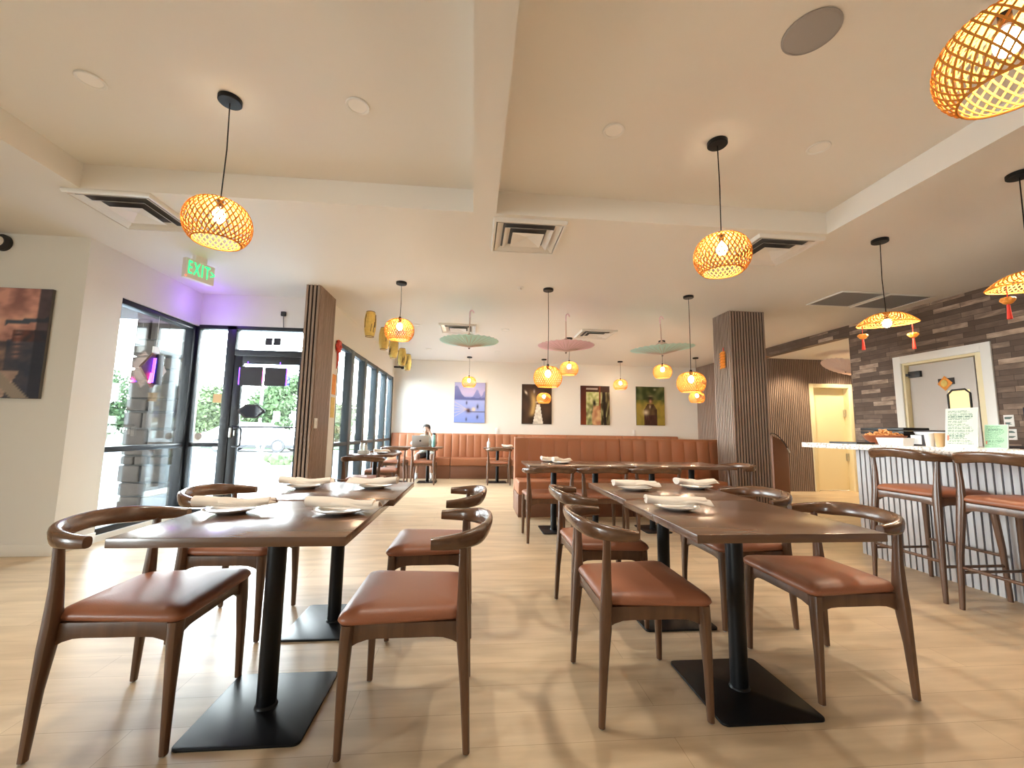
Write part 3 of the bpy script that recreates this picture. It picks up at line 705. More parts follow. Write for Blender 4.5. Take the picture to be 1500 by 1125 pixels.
make(make_booth_table, 'bt', (2.355, 4.86, 0), 0, 'long walnut table before the booth, right one next to the slatted column', 'table', 'long tables before the booth')
def make_small_table():
    r = empty('small_table'); table_parts(r, .62, .64, [0], base=(.40, .40), pr=.034); return r
SG = 'small tables in the far dining area'
make(make_small_table, 'st', (-1.43, 6.45, 0), 0, 'small table by the dining windows with a condiment caddy', 'table', SG)
make(make_small_table, 'st', (-1.58, 9.27, 0), 0, 'small empty table in the far left corner beside the windows', 'table', SG)
make(make_small_table, 'st', (-.945, 9.27, 0), 0, 'small table carrying the open laptop', 'table', SG)
make(make_small_table, 'st', (.55, 9.30, 0), 0, 'small far table with a white bottle and a napkin plate', 'table', SG)
make(make_small_table, 'st', (1.19, 9.30, 0), 0, 'small far table mostly hidden behind the booth back', 'table', SG)

# ------------------------------------------------------------------ banquettes
def bench_unit(name, label, x0, x1, yf, yb, yw, seat_z, top, n, group, seat_x1=None, back_lean=.05):
    """yf front of the seat, yb face of the backrest, yw rear of the backrest"""
    r = thing(name, label, 'bench', ((x0 + x1) / 2, (yf + yw) / 2, 0), 0, group); cx, cy = (x0 + x1) / 2, (yf + yw) / 2
    sx1 = (seat_x1 if seat_x1 else x1) - cx; a = x0 - cx + .004; c = x1 - cx - .004
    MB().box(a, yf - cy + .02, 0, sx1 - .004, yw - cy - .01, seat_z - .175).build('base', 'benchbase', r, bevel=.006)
    MB().box(a, yf - cy, seat_z - .175, sx1 - .004, yb - cy + .04, seat_z).build('seat', 'bench', r, bevel=.022, seg=3)
    b = MB(); wch = (c - a) / n; rows = []
    K = 8; prof = []
    for i in range(n):
        for k in range(K + (1 if i == n - 1 else 0)):
            u = k / K; s_ = math.sin(PI * u)
            prof.append((a + (i + u) * wch, .016 * (abs(s_) ** .45)))
    rings = []
    for x, d in prof:
        yb0 = yb - cy - d; yt = yb - cy + back_lean - d
        ring = [(x, yb0, seat_z - .02), (x, yb0 + (yt - yb0) * .5, (seat_z + top) / 2), (x, yt, top - .045), (x, yt + .012, top - .018), (x, yt + .04, top), (x, yw - cy - .02, top), (x, yw - cy, top - .02), (x, yw - cy, seat_z - .02 if name == 'banquette' else .02)]
        rings.append(ring)
    b.loft(rings); b.build('backrest', 'bench', r, ang=.7)
    return r
xs = [-1.94, -.50, .92, 2.34, 3.76, 5.22]
lbs = ['tan leather banquette on the back wall, far left unit behind the person', 'tan leather banquette on the back wall, below the blue lake picture', 'tan leather banquette on the back wall just behind the left end of the booth',
       'tan leather banquette whose top edge shows above the booth under the doorway picture', 'tan leather banquette on the back wall, right end, only its top edge showing']
for i in range(5): bench_unit('banquette', lbs[i], xs[i], xs[i + 1], 9.88, 10.30, 10.445, .47, 1.03, 8, 'banquettes along the back wall')
bench_unit('booth', 'brown leather booth bench in mid room, left unit with the free end', .605, 2.16, 5.55, 6.03, 6.22, .46, 1.025, 8, 'booth benches in mid room')
bench_unit('booth', 'brown leather booth bench in mid room, right unit running up to the slatted column', 2.16, 3.74, 5.55, 6.03, 6.22, .46, 1.025, 8, 'booth benches in mid room', seat_x1=3.50)

# ------------------------------------------------------------------ pendant lamps
def weave(prof, N, twist, half=.0034, th=.0009, steps=16):
    """two sets of slanting bamboo strips over a surface of revolution; prof = [(r, z)]"""
    P = catmull([(r, 0, z) for r, z in prof], 4); L = len(P); b = MB()
    for dr in (-1, 1):
        off = .0011 * dr
        for i in range(N):
            rings = []
            for k in range(steps + 1):
                s = k / steps; f = s * (L - 1); j = min(int(f), L - 2); q = P[j].lerp(P[j + 1], f - j)
                th_ = 2 * PI * (i + .5 * (dr > 0)) / N + dr * twist * s
                def pt(t, rr): return Vector((rr * math.cos(t), rr * math.sin(t), q.z))
                rr = q.x + off; p = pt(th_, rr)
                tan = Vector((-math.sin(th_), math.cos(th_), 0)) * half * min(1, .35 + q.x / .1); nrm = (P[j + 1] - P[j]); n2 = Vector((nrm.z, 0, -nrm.x)).normalized() * th
                nv = Vector((n2.x * math.cos(th_), n2.x * math.sin(th_), n2.z))
                rings.append([p - tan - nv, p + tan - nv, p + tan + nv, p - tan + nv])
            b.loft(rings)
    return b
def ring_tube(mb, r, z, t, n=32): mb.tube([(r * math.cos(2 * PI * k / n), r * math.sin(2 * PI * k / n), z) for k in range(n)], t, 6, closed=True)
SHADE = [(.030, 0), (.085, -.008), (.132, -.038), (.160, -.085), (.168, -.135), (.160, -.185), (.138, -.225), (.118, -.242)]
shade_me = {}
def make_pendant(drop):
    """origin on the ceiling; drop = length of cord down to the top of the shade"""
    r = empty('pendant_lamp')
    MB().lathe([(.045, 0), (.062, -.002), (.062, -.024), (.058, -.028), (.01, -.030)], 28).build('ceiling_rose', 'black', r)
    MB().tube([(0, 0, -.028), (.006, .003, -drop * .5), (0, 0, -drop + .01)], .0035, 6).build('cord', 'black', r)
    if 's' not in shade_me:
        s = weave(SHADE, 36, 1.25, half=.0036).build('lamp_shade', 'bamboo', r, flat=True); shade_me['s'] = s.data
        b = MB(); ring_tube(b, .118, -.242, .004); q = b.build('shade_rim', 'bamboo', s); shade_me['r'] = q.data
        q = MB().lathe([(.008, .03), (.016, .02), (.016, -.035), (.012, -.04)], 14).build('socket', 'black', r); shade_me['k'] = q.data
        q = MB().sphere((0, 0, -.088), (.032, .032, .042), 14, 10).build('bulb', 'bulb', r); shade_me['b'] = q.data
        l = list(r.children)
        for c in l:
            if c.name.split('.')[0] in ('lamp_shade', 'socket', 'bulb'): c.location = (0, 0, -drop)
    else:
        s = bpy.data.objects.new('lamp_shade', shade_me['s']); COL.objects.link(s); s.parent = r; s.location = (0, 0, -drop)
        q = bpy.data.objects.new('shade_rim', shade_me['r']); COL.objects.link(q); q.parent = s
        for nm, k in (('socket', 'k'), ('bulb', 'b')):
            q = bpy.data.objects.new(nm, shade_me[k]); COL.objects.link(q); q.parent = r; q.location = (0, 0, -drop)
    return r
PG = 'woven bamboo pendant lamps'
lamps = [(-1.46, 2.40, ZU, 2.385, 'woven bamboo pendant lamp hanging over the left near table'),
         (1.55, 2.43, ZU, 2.375, 'woven bamboo pendant lamp hanging in front of the right ceiling vent'),
         (1.573, 1.00, ZU, 2.385, 'large looking woven bamboo pendant lamp cut off by the top right corner'),
         (-.877, 4.87, ZC, 2.385, 'woven bamboo pendant lamp near the yellow paper lanterns'),
         (.868, 4.87, ZC, 1.88, 'woven bamboo lamp on a long cord before the white dress picture'),
         (2.656, 4.90, ZC, 1.865, 'woven bamboo pendant lamp on a long cord nearest the slatted column'),
         (-.118, 9.80, ZC, 2.36, 'small far woven pendant lamp in front of the blue lake picture'),
         (1.653, 9.80, ZC, 2.02, 'far woven lamp peeking out below the long cord lamp at the white dress picture'),
         (1.722, 7.46, ZC, 2.385, 'woven pendant lamp hanging below the pink parasol'),
         (3.515, 9.78, ZC, 2.385, 'small far woven pendant lamp between the doorway picture and the basket picture'),
         (3.478, 7.43, ZC, 2.375, 'woven pendant lamp hanging below the right cyan parasol'),
         (5.00, 9.00, ZC, 2.05, 'far woven pendant lamp behind the lamp beside the slatted column')]
for x, y, zc_, zt, lb in lamps:
    r = make_pendant(zc_ - zt); r.location = (x, y, zc_); tag(r, lb, 'lamp', PG)
HAT = [(.018, .078), (.065, .073), (.115, .055), (.160, .024), (.195, -.008), (.205, -.024)]
def make_hat():
    r = empty('hat_lamp'); D = ZC - 2.095
    MB().lathe([(.045, 0), (.062, -.002), (.062, -.024), (.058, -.028), (.01, -.030)], 28).build('ceiling_rose', 'black', r)
    MB().tube([(0, 0, -.028), (-.008, .003, -D * .5), (0, 0, -D + .08)], .0035, 6).build('cord', 'black', r)
    s = weave(HAT, 44, .9, half=.0038).build('lamp_shade', 'bamboo', r, flat=True); s.location = (0, 0, -D); s.rotation_euler = (0.06, -.05, 0)
    b = MB(); ring_tube(b, .205, -.024, .0045, 40); q = b.build('shade_rim', 'bamboo', s)
    MB().lathe([(.008, .08), (.016, .07), (.016, .02), (.012, .015)], 14, (0, 0, -D)).build('socket', 'black', r)
    MB().sphere((0, 0, -D - .015), (.030, .030, .036), 14, 10).build('bulb', 'hatbulb', r)
    for (ax, ay) in ((-.175, .06), (.180, -.05)):
        t = MB().tube([(ax, ay, -D - .025), (ax, ay, -D - .11)], .0025, 6).build('tassel_cord', 'redtassel', r)
        b = MB(); b.sphere((ax, ay, -D - .125), (.030, .030, .024), 12, 8)
        for k in range(8):
            a = k * PI / 4; b.sphere((ax + .024 * math.cos(a), ay + .024 * math.sin(a), -D - .118), .014, 8, 6)
        b.build('flower_bead', 'orange', t)
        MB().lathe([(.004, -.145), (.008, -.155), (.008, -.17), (.013, -.240), (.011, -.243)], 12, (ax, ay, -D)).build('tassel', 'redtassel', t)
    return r
make(make_hat, 'hat', (3.515, 3.212, ZC), 0, 'woven conical hat lamp with two red tassels over the far end of the bar', 'lamp', 'conical hat lamps over the bar')
make(make_hat, 'hat', (3.50, 2.253, ZC), 0.3, 'woven conical hat lamp over the bar cut off by the right edge', 'lamp', 'conical hat lamps over the bar')

# ------------------------------------------------------------------ parasols and paper lanterns
def parasol(x, y, zrim, R, mat, label, name='paper_parasol', tilt=(0, 0), hook=True, ztop=ZC):
    r = thing(name, label, 'parasol', (x, y, zrim), 0, 'paper parasols hanging from the ceiling')
    r.rotation_euler = (tilt[0], tilt[1], .2)
    n = 30; b = MB(); rings = []; dep = .085
    for f in (0.04, .3, .6, .85, 1.0):
        ring = []
        for k in range(n * 2):
            a = PI * k / n; e = 1.0 if k % 2 == 0 else .975
            ring.append((R * f * e * math.cos(a), R * f * e * math.sin(a), -dep * (1 - f) - (.010 * f if k % 2 else 0)))
        rings.append(ring)
    inner = [[(p[0], p[1], p[2] + .004) for p in q] for q in reversed(rings)]
    b.loft(rings + inner, closed=True); b.build('canopy', mat, r, flat=True)
    b = MB()
    for k in range(n):
        a = 2 * PI * k / n; b.tube([(.02 * math.cos(a), .02 * math.sin(a), -dep - .001), (R * math.cos(a), R * math.sin(a), .003)], .0032, 4)
        b.tube([(.012 * math.cos(a), .012 * math.sin(a), .10), (R * .5 * math.cos(a), R * .5 * math.sin(a), -dep * .5 + .01)], .0018, 4)
    b.build('ribs', 'creampaper', r)
    MB().tube([(0, 0, -dep - .03), (0, 0, -dep), (0, 0, .12), (0, 0, ztop - zrim - .16)], [.010, .014, .009, .008], 8).build('shaft', 'creampaper', r)
    if hook:
        pts = [(0, 0, ztop - zrim - .17)] + [(.028 - .028 * math.cos(a), 0, ztop - zrim - .10 + .035 * math.sin(a)) for a in [k * PI / 6 for k in range(0, 7)]]
        MB().tube(catmull(pts, 3), .009, 8).build('crook_handle', 'pinkpaper', r)
    MB().tube([(.028, 0, ztop - zrim - .065), (.028, 0, ztop - zrim)], .0015, 5).build('hanging_thread', 'white', r)
    MB().sphere((0, 0, -dep - .02), .013, 8, 6).build('tip', 'darksign', r)
    return r
parasol(-.08, 5.70, 2.335, .405, 'cyanpaper', 'pale cyan paper parasol on the left, above the blue lake picture')
parasol(1.27, 5.70, 2.315, .395, 'pinkpaper', 'pale pink paper parasol in the middle')
parasol(2.645, 5.65, 2.310, .440, 'cyanpaper', 'pale cyan paper parasol on the right near the slatted column', tilt=(0.02, -.07))
parasol(6.98, 7.2, 2.40, .42, 'creampaper', 'pinkish cream paper parasol hanging in the corridor above the cream door', tilt=(.1, .35), hook=False, ztop=2.67)
def make_lantern():
    r = empty('paper_lantern')
    b = MB(); b.lathe([(.052, -.10), (.064, -.12), (.078, -.20), (.080, -.26), (.076, -.34), (.062, -.42), (.052, -.44)], 12); b.build('shade', 'gold', r, flat=True)
    b = MB()
    for z in (-.10, -.44): ring_tube(b, .054, z, .005, 20)
    b.build('rim', 'chop', r)
    b = MB(); rn = random.Random(4)
    for k in range(9):
        a = rn.uniform(0, 2 * PI); z0 = rn.uniform(-.40, -.3); z1 = z0 + rn.uniform(.06, .2)
        b.tube([((.0755 + .004 * (1 - abs(z + .26) / .18)) * math.cos(a + .1 * q), (.0755 + .004 * (1 - abs(z + .26) / .18)) * math.sin(a + .1 * q), z) for q, z in enumerate((z0, (z0 + z1) / 2, z1))], .004, 5)
    b.build('bamboo_drawing', 'bark', r)
    MB().tube([(0, 0, 0), (0, 0, -.10)], .0015, 5).build('hanging_thread', 'white', r)
    MB().lathe([(.01, -.098), (.052, -.10), (.052, -.105)], 12).build('top_disc', 'gold', r)
    return r
for i, (y, lb) in enumerate(((5.72, 'yellow paper lantern by the dining windows, nearest and leftmost of the row'), (6.62, 'yellow paper lantern, second of the row, left of the bamboo lamp'), (7.42, 'yellow paper lantern, third of the row, below the bamboo lamp'),
                             (8.30, 'yellow paper lantern, fourth of the row'), (9.0, 'yellow paper lantern, last and lowest of the row near the back wall'))):
    make(make_lantern, 'lantern', (-1.42, y, ZC - (.03 if i == 4 else .04)), i * 1.3, lb, 'lantern', 'yellow paper lanterns by the windows')
    if i == 0:
        pass

# ------------------------------------------------------------------ ceiling fittings
def make_vent():
    r = empty('ceiling_vent')
    def sq(b, h0, z0, h1, z1, t=.004):
        rings = [[(-h, -h, z), (h, -h, z), (h, h, z), (-h, h, z)] for h, z in ((h0, z0), (h1, z1), (h1 - t, z1 + .001), (h0 - t, z0 + .001))]
        b.loft(rings, closed=True)
    b = MB(); b.loft([[(-h, -h, z), (h, -h, z), (h, h, z), (-h, h, z)] for h, z in ((.305, 0), (.305, -.010), (.298, -.030), (.280, -.030), (.272, -.004), (.272, 0))], closed=True); b.build('frame', 'vent', r)
    b = MB(); sq(b, .270, -.028, .222, -.004); b.build('louvre_ring', 'vent', r, flat=True)
    b = MB(); sq(b, .205, -.036, .160, -.008); b.build('louvre_ring', 'vent', r, flat=True)
    b = MB(); b.add([(-.135, -.135, -.040), (.135, -.135, -.040), (.135, .135, -.040), (-.135, .135, -.040), (0, 0, -.012)], [(0, 1, 4), (1, 2, 4), (2, 3, 4), (3, 0, 4)]); b.build('centre_cone', 'vent', r, flat=True)
    MB().box(-.272, -.272, -.003, .272, .272, -.001).build('throat', 'dark', r)
    return r
VG = 'square ceiling vents'
for x, y, lb in ((-2.735, 3.48, 'square ceiling vent at the upper left beside the left pendant lamp'), (.43, 3.525, 'square ceiling vent at the end of the ceiling beam'), (2.71, 3.53, 'square ceiling vent beside the right tray corner behind the right pendant lamp'),
                 (-.29, 7.02, 'small looking far ceiling vent above the left cyan parasol'), (2.09, 7.06, 'small looking far ceiling vent right of the pink parasol')):
    make(make_vent, 'vent', (x, y, ZC), 0, lb, 'vent', VG)
def make_downlight():
    r = empty('downlight')
    MB().lathe([(.052, -.001), (.068, -.001), (.070, -.004), (.066, -.009), (.054, -.006), (.052, -.001)], 28, cap=False).build('trim_ring', 'white', r)
    MB().lathe([(.001, -.003), (.053, -.003)], 24, cap=False).build('diffuser', 'lens', r)
    l = bpy.data.lights.new('added_floor_fill', 'SPOT'); l.energy = 32; l.color = (1.0, 0.95, 0.84); l.spot_size = 2.35; l.spot_blend = 0.9; l.shadow_soft_size = 0.05  # beam added under the fitting to raise the floor brightness
    o = bpy.data.objects.new('added_floor_fill', l); COL.objects.link(o); o.parent = r; o.location = (0, 0, -.02)
    return r
DG = 'recessed downlights'
for x, y, z, lb in ((-2.164, 2.343, ZU, 'recessed downlight in the left ceiling tray, leftmost'), (-.729, 2.373, ZU, 'recessed downlight in the left ceiling tray, near the beam'), (.843, 2.403, ZU, 'recessed downlight in the right ceiling tray, near the beam'),
                    (2.245, 2.407, ZU, 'recessed downlight in the right ceiling tray, rightmost'), (-.972, 6.906, ZC, 'far recessed downlight right of the yellow lanterns'), (.507, 7.012, ZC, 'far recessed downlight right of the left far vent'),
                    (-.983, 8.966, ZC, 'far recessed downlight close to the back wall on the left'), (.497, 9.028, ZC, 'far recessed downlight close to the back wall, right of the left cyan parasol')):
    make(make_downlight, 'dl', (x, y, z), 0, lb, 'downlight', DG)
t = thing('ceiling_speaker', 'large grey round speaker in the right ceiling tray', 'speaker', (1.554, 1.662, ZU))
MB().lathe([(.112, 0), (.122, -.002), (.122, -.006), (.112, -.010)], 36, cap=False).build('rim', 'speakermesh', t); MB().lathe([(.001, -.010), (.08, -.010), (.113, -.008)], 36, cap=False).build('grille', 'speakermesh', t)
t = thing('sprinkler', 'small white sprinkler head on the ceiling left of the middle long cord lamp', 'sprinkler', (.524, 4.861, ZC))
MB().lathe([(.04, 0), (.04, -.005), (.012, -.012), (.012, -.03), (.025, -.034), (.024, -.036)], 16).build('head', 'white', t)
def make_grille():
    r = empty('return_grille')
    b = MB()
    for q in ((-.30, -.28, .30, -.255), (-.30, .255, .30, .28), (-.30, -.255, -.275, .255), (.275, -.255, .30, .255)): b.box(q[0], q[1], -.012, q[2], q[3], 0)
    b.build('frame', 'white', r, bevel=.002)
    b = MB()
    for k in range(24): b.box(-.275, -.255 + k * .02125, -.008, .275, -.255 + k * .02125 + .008, -.003)
    b.build('louvres', 'speakermesh', r); MB().box(-.275, -.255, -.003, .275, .255, -.001).build('throat', 'dark', r)
    return r
make(make_grille, 'grille', (4.64, 4.74, ZC), 0, 'dark return air grille on the ceiling, farther from the brick wall', 'grille', 'return air grilles')
make(make_grille, 'grille', (5.29, 4.76, ZC), 0, 'dark return air grille on the ceiling, closer to the brick wall', 'grille', 'return air grilles')

# ------------------------------------------------------------------ exit sign
ang = math.radians(70)
t = thing('exit_sign', 'green lit EXIT sign hanging from the ceiling by the vestibule', 'sign', (-2.80, 4.40, 2.69), ang)
MB().box(-.15, -.0, -.115, .15, .05, .085).build('housing', 'white', t, bevel=.004)
MB().box(-.06, .0, .085, .06, .05, .14).build('canopy', 'white', t)
def text_mesh(body, size, ext, mat, parent, loc, rot, name, sx=1.0):
    c = bpy.data.curves.new(name, 'FONT'); c.body = body; c.size = size; c.extrude = ext; c.align_x = 'CENTER'; c.align_y = 'CENTER'; c.space_character = 1.25
    o = bpy.data.objects.new(name, c); COL.objects.link(o)
    dg = bpy.context.evaluated_depsgraph_get(); me = bpy.data.meshes.new_from_object(o.evaluated_get(dg)); bpy.data.objects.remove(o)
    bm = bmesh.new(); bm.from_mesh(me)
    for v in bm.verts: v.co.x *= sx
    bm.to_mesh(me); bm.free()
    me.materials.clear(); me.materials.append(M[mat]); q = bpy.data.objects.new(name, me); COL.objects.link(q); q.parent = parent; q.location = loc; q.rotation_euler = rot
    return q
text_mesh('EXIT', .19, .002, 'exitgreen', t, (-.018, -.003, -.012), (PI / 2, 0, 0), 'letters', .50)
text_mesh('>', .13, .002, 'exitgreen', t, (.128, -.003, -.012), (PI / 2, 0, 0), 'arrow', .7)
MB().sphere((-.145, -.003, -.10), .006, 8, 6).build('indicator_light', 'reddot', t)

# ------------------------------------------------------------------ printed surfaces
def printed(name, w_, h_, nx, ny, fn, parent, place):
    """flat print: grid in its own (u right, v up) frame; place(u, v) -> local point; fn(u, v) in 0..1 -> rgb"""
    vs = []; cols = []
    for j in range(ny + 1):
        for i in range(nx + 1):
            u, v = i / nx, j / ny; vs.append(place((u - .5) * w_, (v - .5) * h_)); cols.append(fn(u, v))
    fs = [(j * (nx + 1) + i, j * (nx + 1) + i + 1, (j + 1) * (nx + 1) + i + 1, (j + 1) * (nx + 1) + i) for j in range(ny) for i in range(nx)]
    me = bpy.data.meshes.new(name); me.from_pydata([tuple(p) for p in vs], [], fs)
    at = me.color_attributes.new('paint', 'FLOAT_COLOR', 'POINT')
    for k, c in enumerate(cols): at.data[k].color = (*[max(0, q) ** 2.2 for q in c], 1)
    me.materials.append(M['paint']); o = bpy.data.objects.new(name, me); COL.objects.link(o); o.parent = parent
    return o
def N(u, v, s=1.0, z=0.0): return noise.noise(Vector((u * s, v * s, z)))
def mix(a, c, t): t = max(0, min(1, t)); return tuple(x + (y - x) * t for x, y in zip(a, c))
def sm(e0, e1, x): t = max(0, min(1, (x - e0) / (e1 - e0))); return t * t * (3 - 2 * t)
def lake(u, v):
    sky = mix((.60, .62, .80), (.72, .68, .82), 1 - abs(v - .75) * 3); wat = mix((.48, .55, .80), (.62, .66, .85), v / .57)
    c = sky if v > .57 else wat
    m1 = .62 + .30 * math.exp(-((u - .06) / .16) ** 2) + .03 * N(u, 1, 9); m2 = .60 + .22 * math.exp(-((u - .74) / .10) ** 2) + .20 * math.exp(-((u - .98) / .07) ** 2) + .05 * math.exp(-((u - .45) / .2) ** 2)
    if v > .57:
        if v < m2: c = mix((.45, .48, .70), (.56, .58, .78), (v - .57) * 4)
        if v < m1: c = mix((.36, .38, .58), (.48, .50, .70), (v - .57) * 3)
    c = mix(c, (.36, .40, .60), math.exp(-((v - .575) / .018) ** 2) * .8)
    for k in range(5):
        d = abs((v - .33) - (.42 - u) * (.22 * (k - 2)))
        if u < .45: c = mix(c, (.88, .78, .68), math.exp(-(d / .008) ** 2) * .6)
    c = mix(c, (.95, .80, .62), math.exp(-((u - .63) / .06) ** 2 - ((v - .33) / .045) ** 2))
    c = mix(c, (.30, .20, .20), math.exp(-((u - .46) / .07) ** 2 - ((v - .30) / .05) ** 2))
    c = mix(c, (.25, .20, .22), (1 if .42 < u else 0) * math.exp(-((v - .27) / .009) ** 2))
    for (a, q, s1, s2) in ((.40, .49, .022, .04), (.40, .08, .022, .04), (.76, .40, .03, .05), (.76, .14, .03, .04)):
        c = mix(c, (.22, .22, .30), math.exp(-((u - a) / s1) ** 2 - ((v - q) / s2) ** 2))
    return c
def whitedress(u, v):
    c = mix((.17, .13, .11), (.27, .20, .16), .5 + N(u, v, 3) + .3 * (v - .5))
    d = abs(u - (.22 + .18 * math.sin(v * 3.0)))
    c = mix(c, (.72, .60, .38), math.exp(-(d / .10) ** 2) * sm(.12, .3, v) * sm(.92, .6, v) * .95)
    c = mix(c, (.92, .88, .80), math.exp(-((u - .13 - (.8 - v) * .6) / .035) ** 2 - ((v - .79) / .05) ** 2))
    c = mix(c, (.66, .62, .58), math.exp(-((u - .41) / .03) ** 2 - ((v - .82) / .05) ** 2))
    w_ = .05 + (.50 - v) * .22
    if v < .50 and abs(u - .555) < w_ * (1 if u > .555 else 1.15): c = mix((.93, .91, .86), (.70, .67, .62), .5 + N(u, v, 14) * .7)
    c = mix(c, (.96, .93, .88), math.exp(-((u - .62) / .14) ** 4 - ((v - .555 - .02 * math.cos((u - .62) * 12)) / .018) ** 2))
    c = mix(c, (.55, .40, .32), math.exp(-((u - .57) / .025) ** 2 - ((v - .51) / .02) ** 2))
    return c
def doorway(u, v):
    c = mix((.62, .66, .40), (.80, .80, .60), .5 + N(u, v, 12) * 1.2)
    if v < .55: c = mix(c, (.36, .36, .24), .45 + N(u, v, 8))
    if u > .70: c = mix((.22, .18, .13), (.62, .62, .42), .32 + N(u * 3, v * .7, 7) * 1.3)
    if abs(u - .84 + .05 * v) < .05: c = (.15, .12, .10)
    if v > .84: c = mix((.30, .16, .12), (.22, .14, .11), u)
    if .90 < v < .94 and u < .6: c = (.66, .60, .56)
    if u < .19: c = mix((.45, .21, .12), (.28, .14, .12), v)
    if .63 < u < .69: c = mix((.62, .33, .20), (.40, .20, .13), v)
    w_ = .13 + .03 * math.sin(v * 9)
    if v < .50 and abs(u - .54) < w_: c = mix((.80, .66, .48), (.66, .46, .34), .5 + N(u, v, 9))
    c = mix(c, (.10, .07, .06), math.exp(-((u - .47) / .05) ** 2 - ((v - .56) / .075) ** 2))
    return c
def basket(u, v):
    c = mix((.30, .33, .16), (.60, .52, .24), sm(.75, .45, v) + N(u, v, 7) * .5)
    if v > .66: c = mix((.20, .24, .13), (.42, .43, .28), .4 + N(u, v, 5) * 1.2)
    c = mix(c, (.78, .72, .62), math.exp(-((u - .66) / .05) ** 2 - ((v - .93) / .03) ** 2) * .7)
    if v < .56 and abs(u - .50) < .23 - max(0, v - .40) * .8: c = mix((.24, .18, .12), (.36, .28, .19), .5 + N(u, v, 8))
    if v < .26 and abs(u - .50) < .23: c = mix((.30, .20, .17), (.22, .14, .12), .5 + N(u * 4, v, 8))
    c = mix(c, (.82, .76, .66), math.exp(-((u - .33) / .10) ** 2 - ((v - .33) / .07) ** 2))
    c = mix(c, (.78, .72, .62), math.exp(-((u - .48) / .03) ** 2 - ((v - .48) / .05) ** 2) * .8)
    c = mix(c, (.10, .08, .07), math.exp(-((u - .50) / .085) ** 2 - ((v - .67) / .085) ** 2))
    c = mix(c, (.72, .52, .42), math.exp(-((u - .50) / .05) ** 2 - ((v - .62) / .055) ** 2))
    c = mix(c, (.66, .60, .50), math.exp(-((u - .50) / .09) ** 2 - ((v - .755) / .02) ** 2) * .6)
    return c
def village(u, v):
    if v > .5: c = mix((.70, .44, .37), (.46, .27, .25), .5 + N(u * 1.3, v, 8) * 1.0 + N(u, v, 25) * .5)
    else: c = mix((.22, .20, .23), (.50, .36, .30), .4 + N(u, v, 9) * 1.0 + N(u, v, 30) * .5)
    c = mix(c, (.78, .55, .44), math.exp(-((v - .66) / .12) ** 2) * .55 * (.7 + N(u, v, 12)))
    if v < .52 and u > .78: c = mix(c, (.15, .18, .25), .7)
    if u > .80 and .5 < v < .62: c = mix((.36, .19, .17), (.18, .16, .19), .5 + N(u * 2, v, 14) * 1.5)
    if u > .76 and abs(v - .70 + (u - .9) * -.15) < .02: c = (.22, .25, .30)
    if u > .93: c = mix(c, (.13, .14, .19), .75)
    c = mix(c, (.72, .42, .34), .6 * math.exp(-((u - .84) / .02) ** 2) * (1 if .35 < v < .62 else 0) * (.5 + .5 * math.sin(v * 140)))
    if v < .24 and u < .80 + v * .3: c = mix((.62, .49, .43), (.50, .39, .34), .5 + N(u, v * 4, 10))
    if abs(u - (.62 + (.35 - v) * .8)) < .05 and v < .36: c = (.48, .42, .36)
    return c
def canvas(name, label, x, y, z, w_, h_, fn, nx=50, ny=66):
    t = thing(name, label, 'picture', (x, y, z))
    MB().box(-w_ / 2, -.026, -h_ / 2, w_ / 2, 0, h_ / 2).build('canvas', 'canvas', t, bevel=.002)
    printed('picture_face', w_ - .004, h_ - .004, nx, ny, fn, t, lambda u, v: (u, -.0268, v))
PW, PH = .757, .995
canvas('canvas_picture', 'framed print of a misty blue lake with a raft, leftmost on the back wall', -.095, 10.449, 1.795, PW, PH, lake)
canvas('canvas_picture', 'framed print of a white dress under a white parasol on a dark ground', 1.58, 10.449, 1.788, PW, PH, whitedress)
canvas('canvas_picture', 'framed print of a robed figure in a wooden doorway', 3.08, 10.449, 1.788, PW, PH, doorway)
canvas('canvas_picture', 'framed print of a seated person with basket in a meadow, rightmost of the row', 4.535, 10.449, 1.80, PW, PH, basket)
canvas('canvas_picture', 'reddish village print on the left wall, cut off by the left edge of the photo', -4.50, 4.049, 1.825, 1.43, .985, lambda u, v: tuple(min(1, (q * .68 + sum(village(u, v)) / 3 * .32) * 1.30 + .03) for q in village(u, v)), 80, 56)

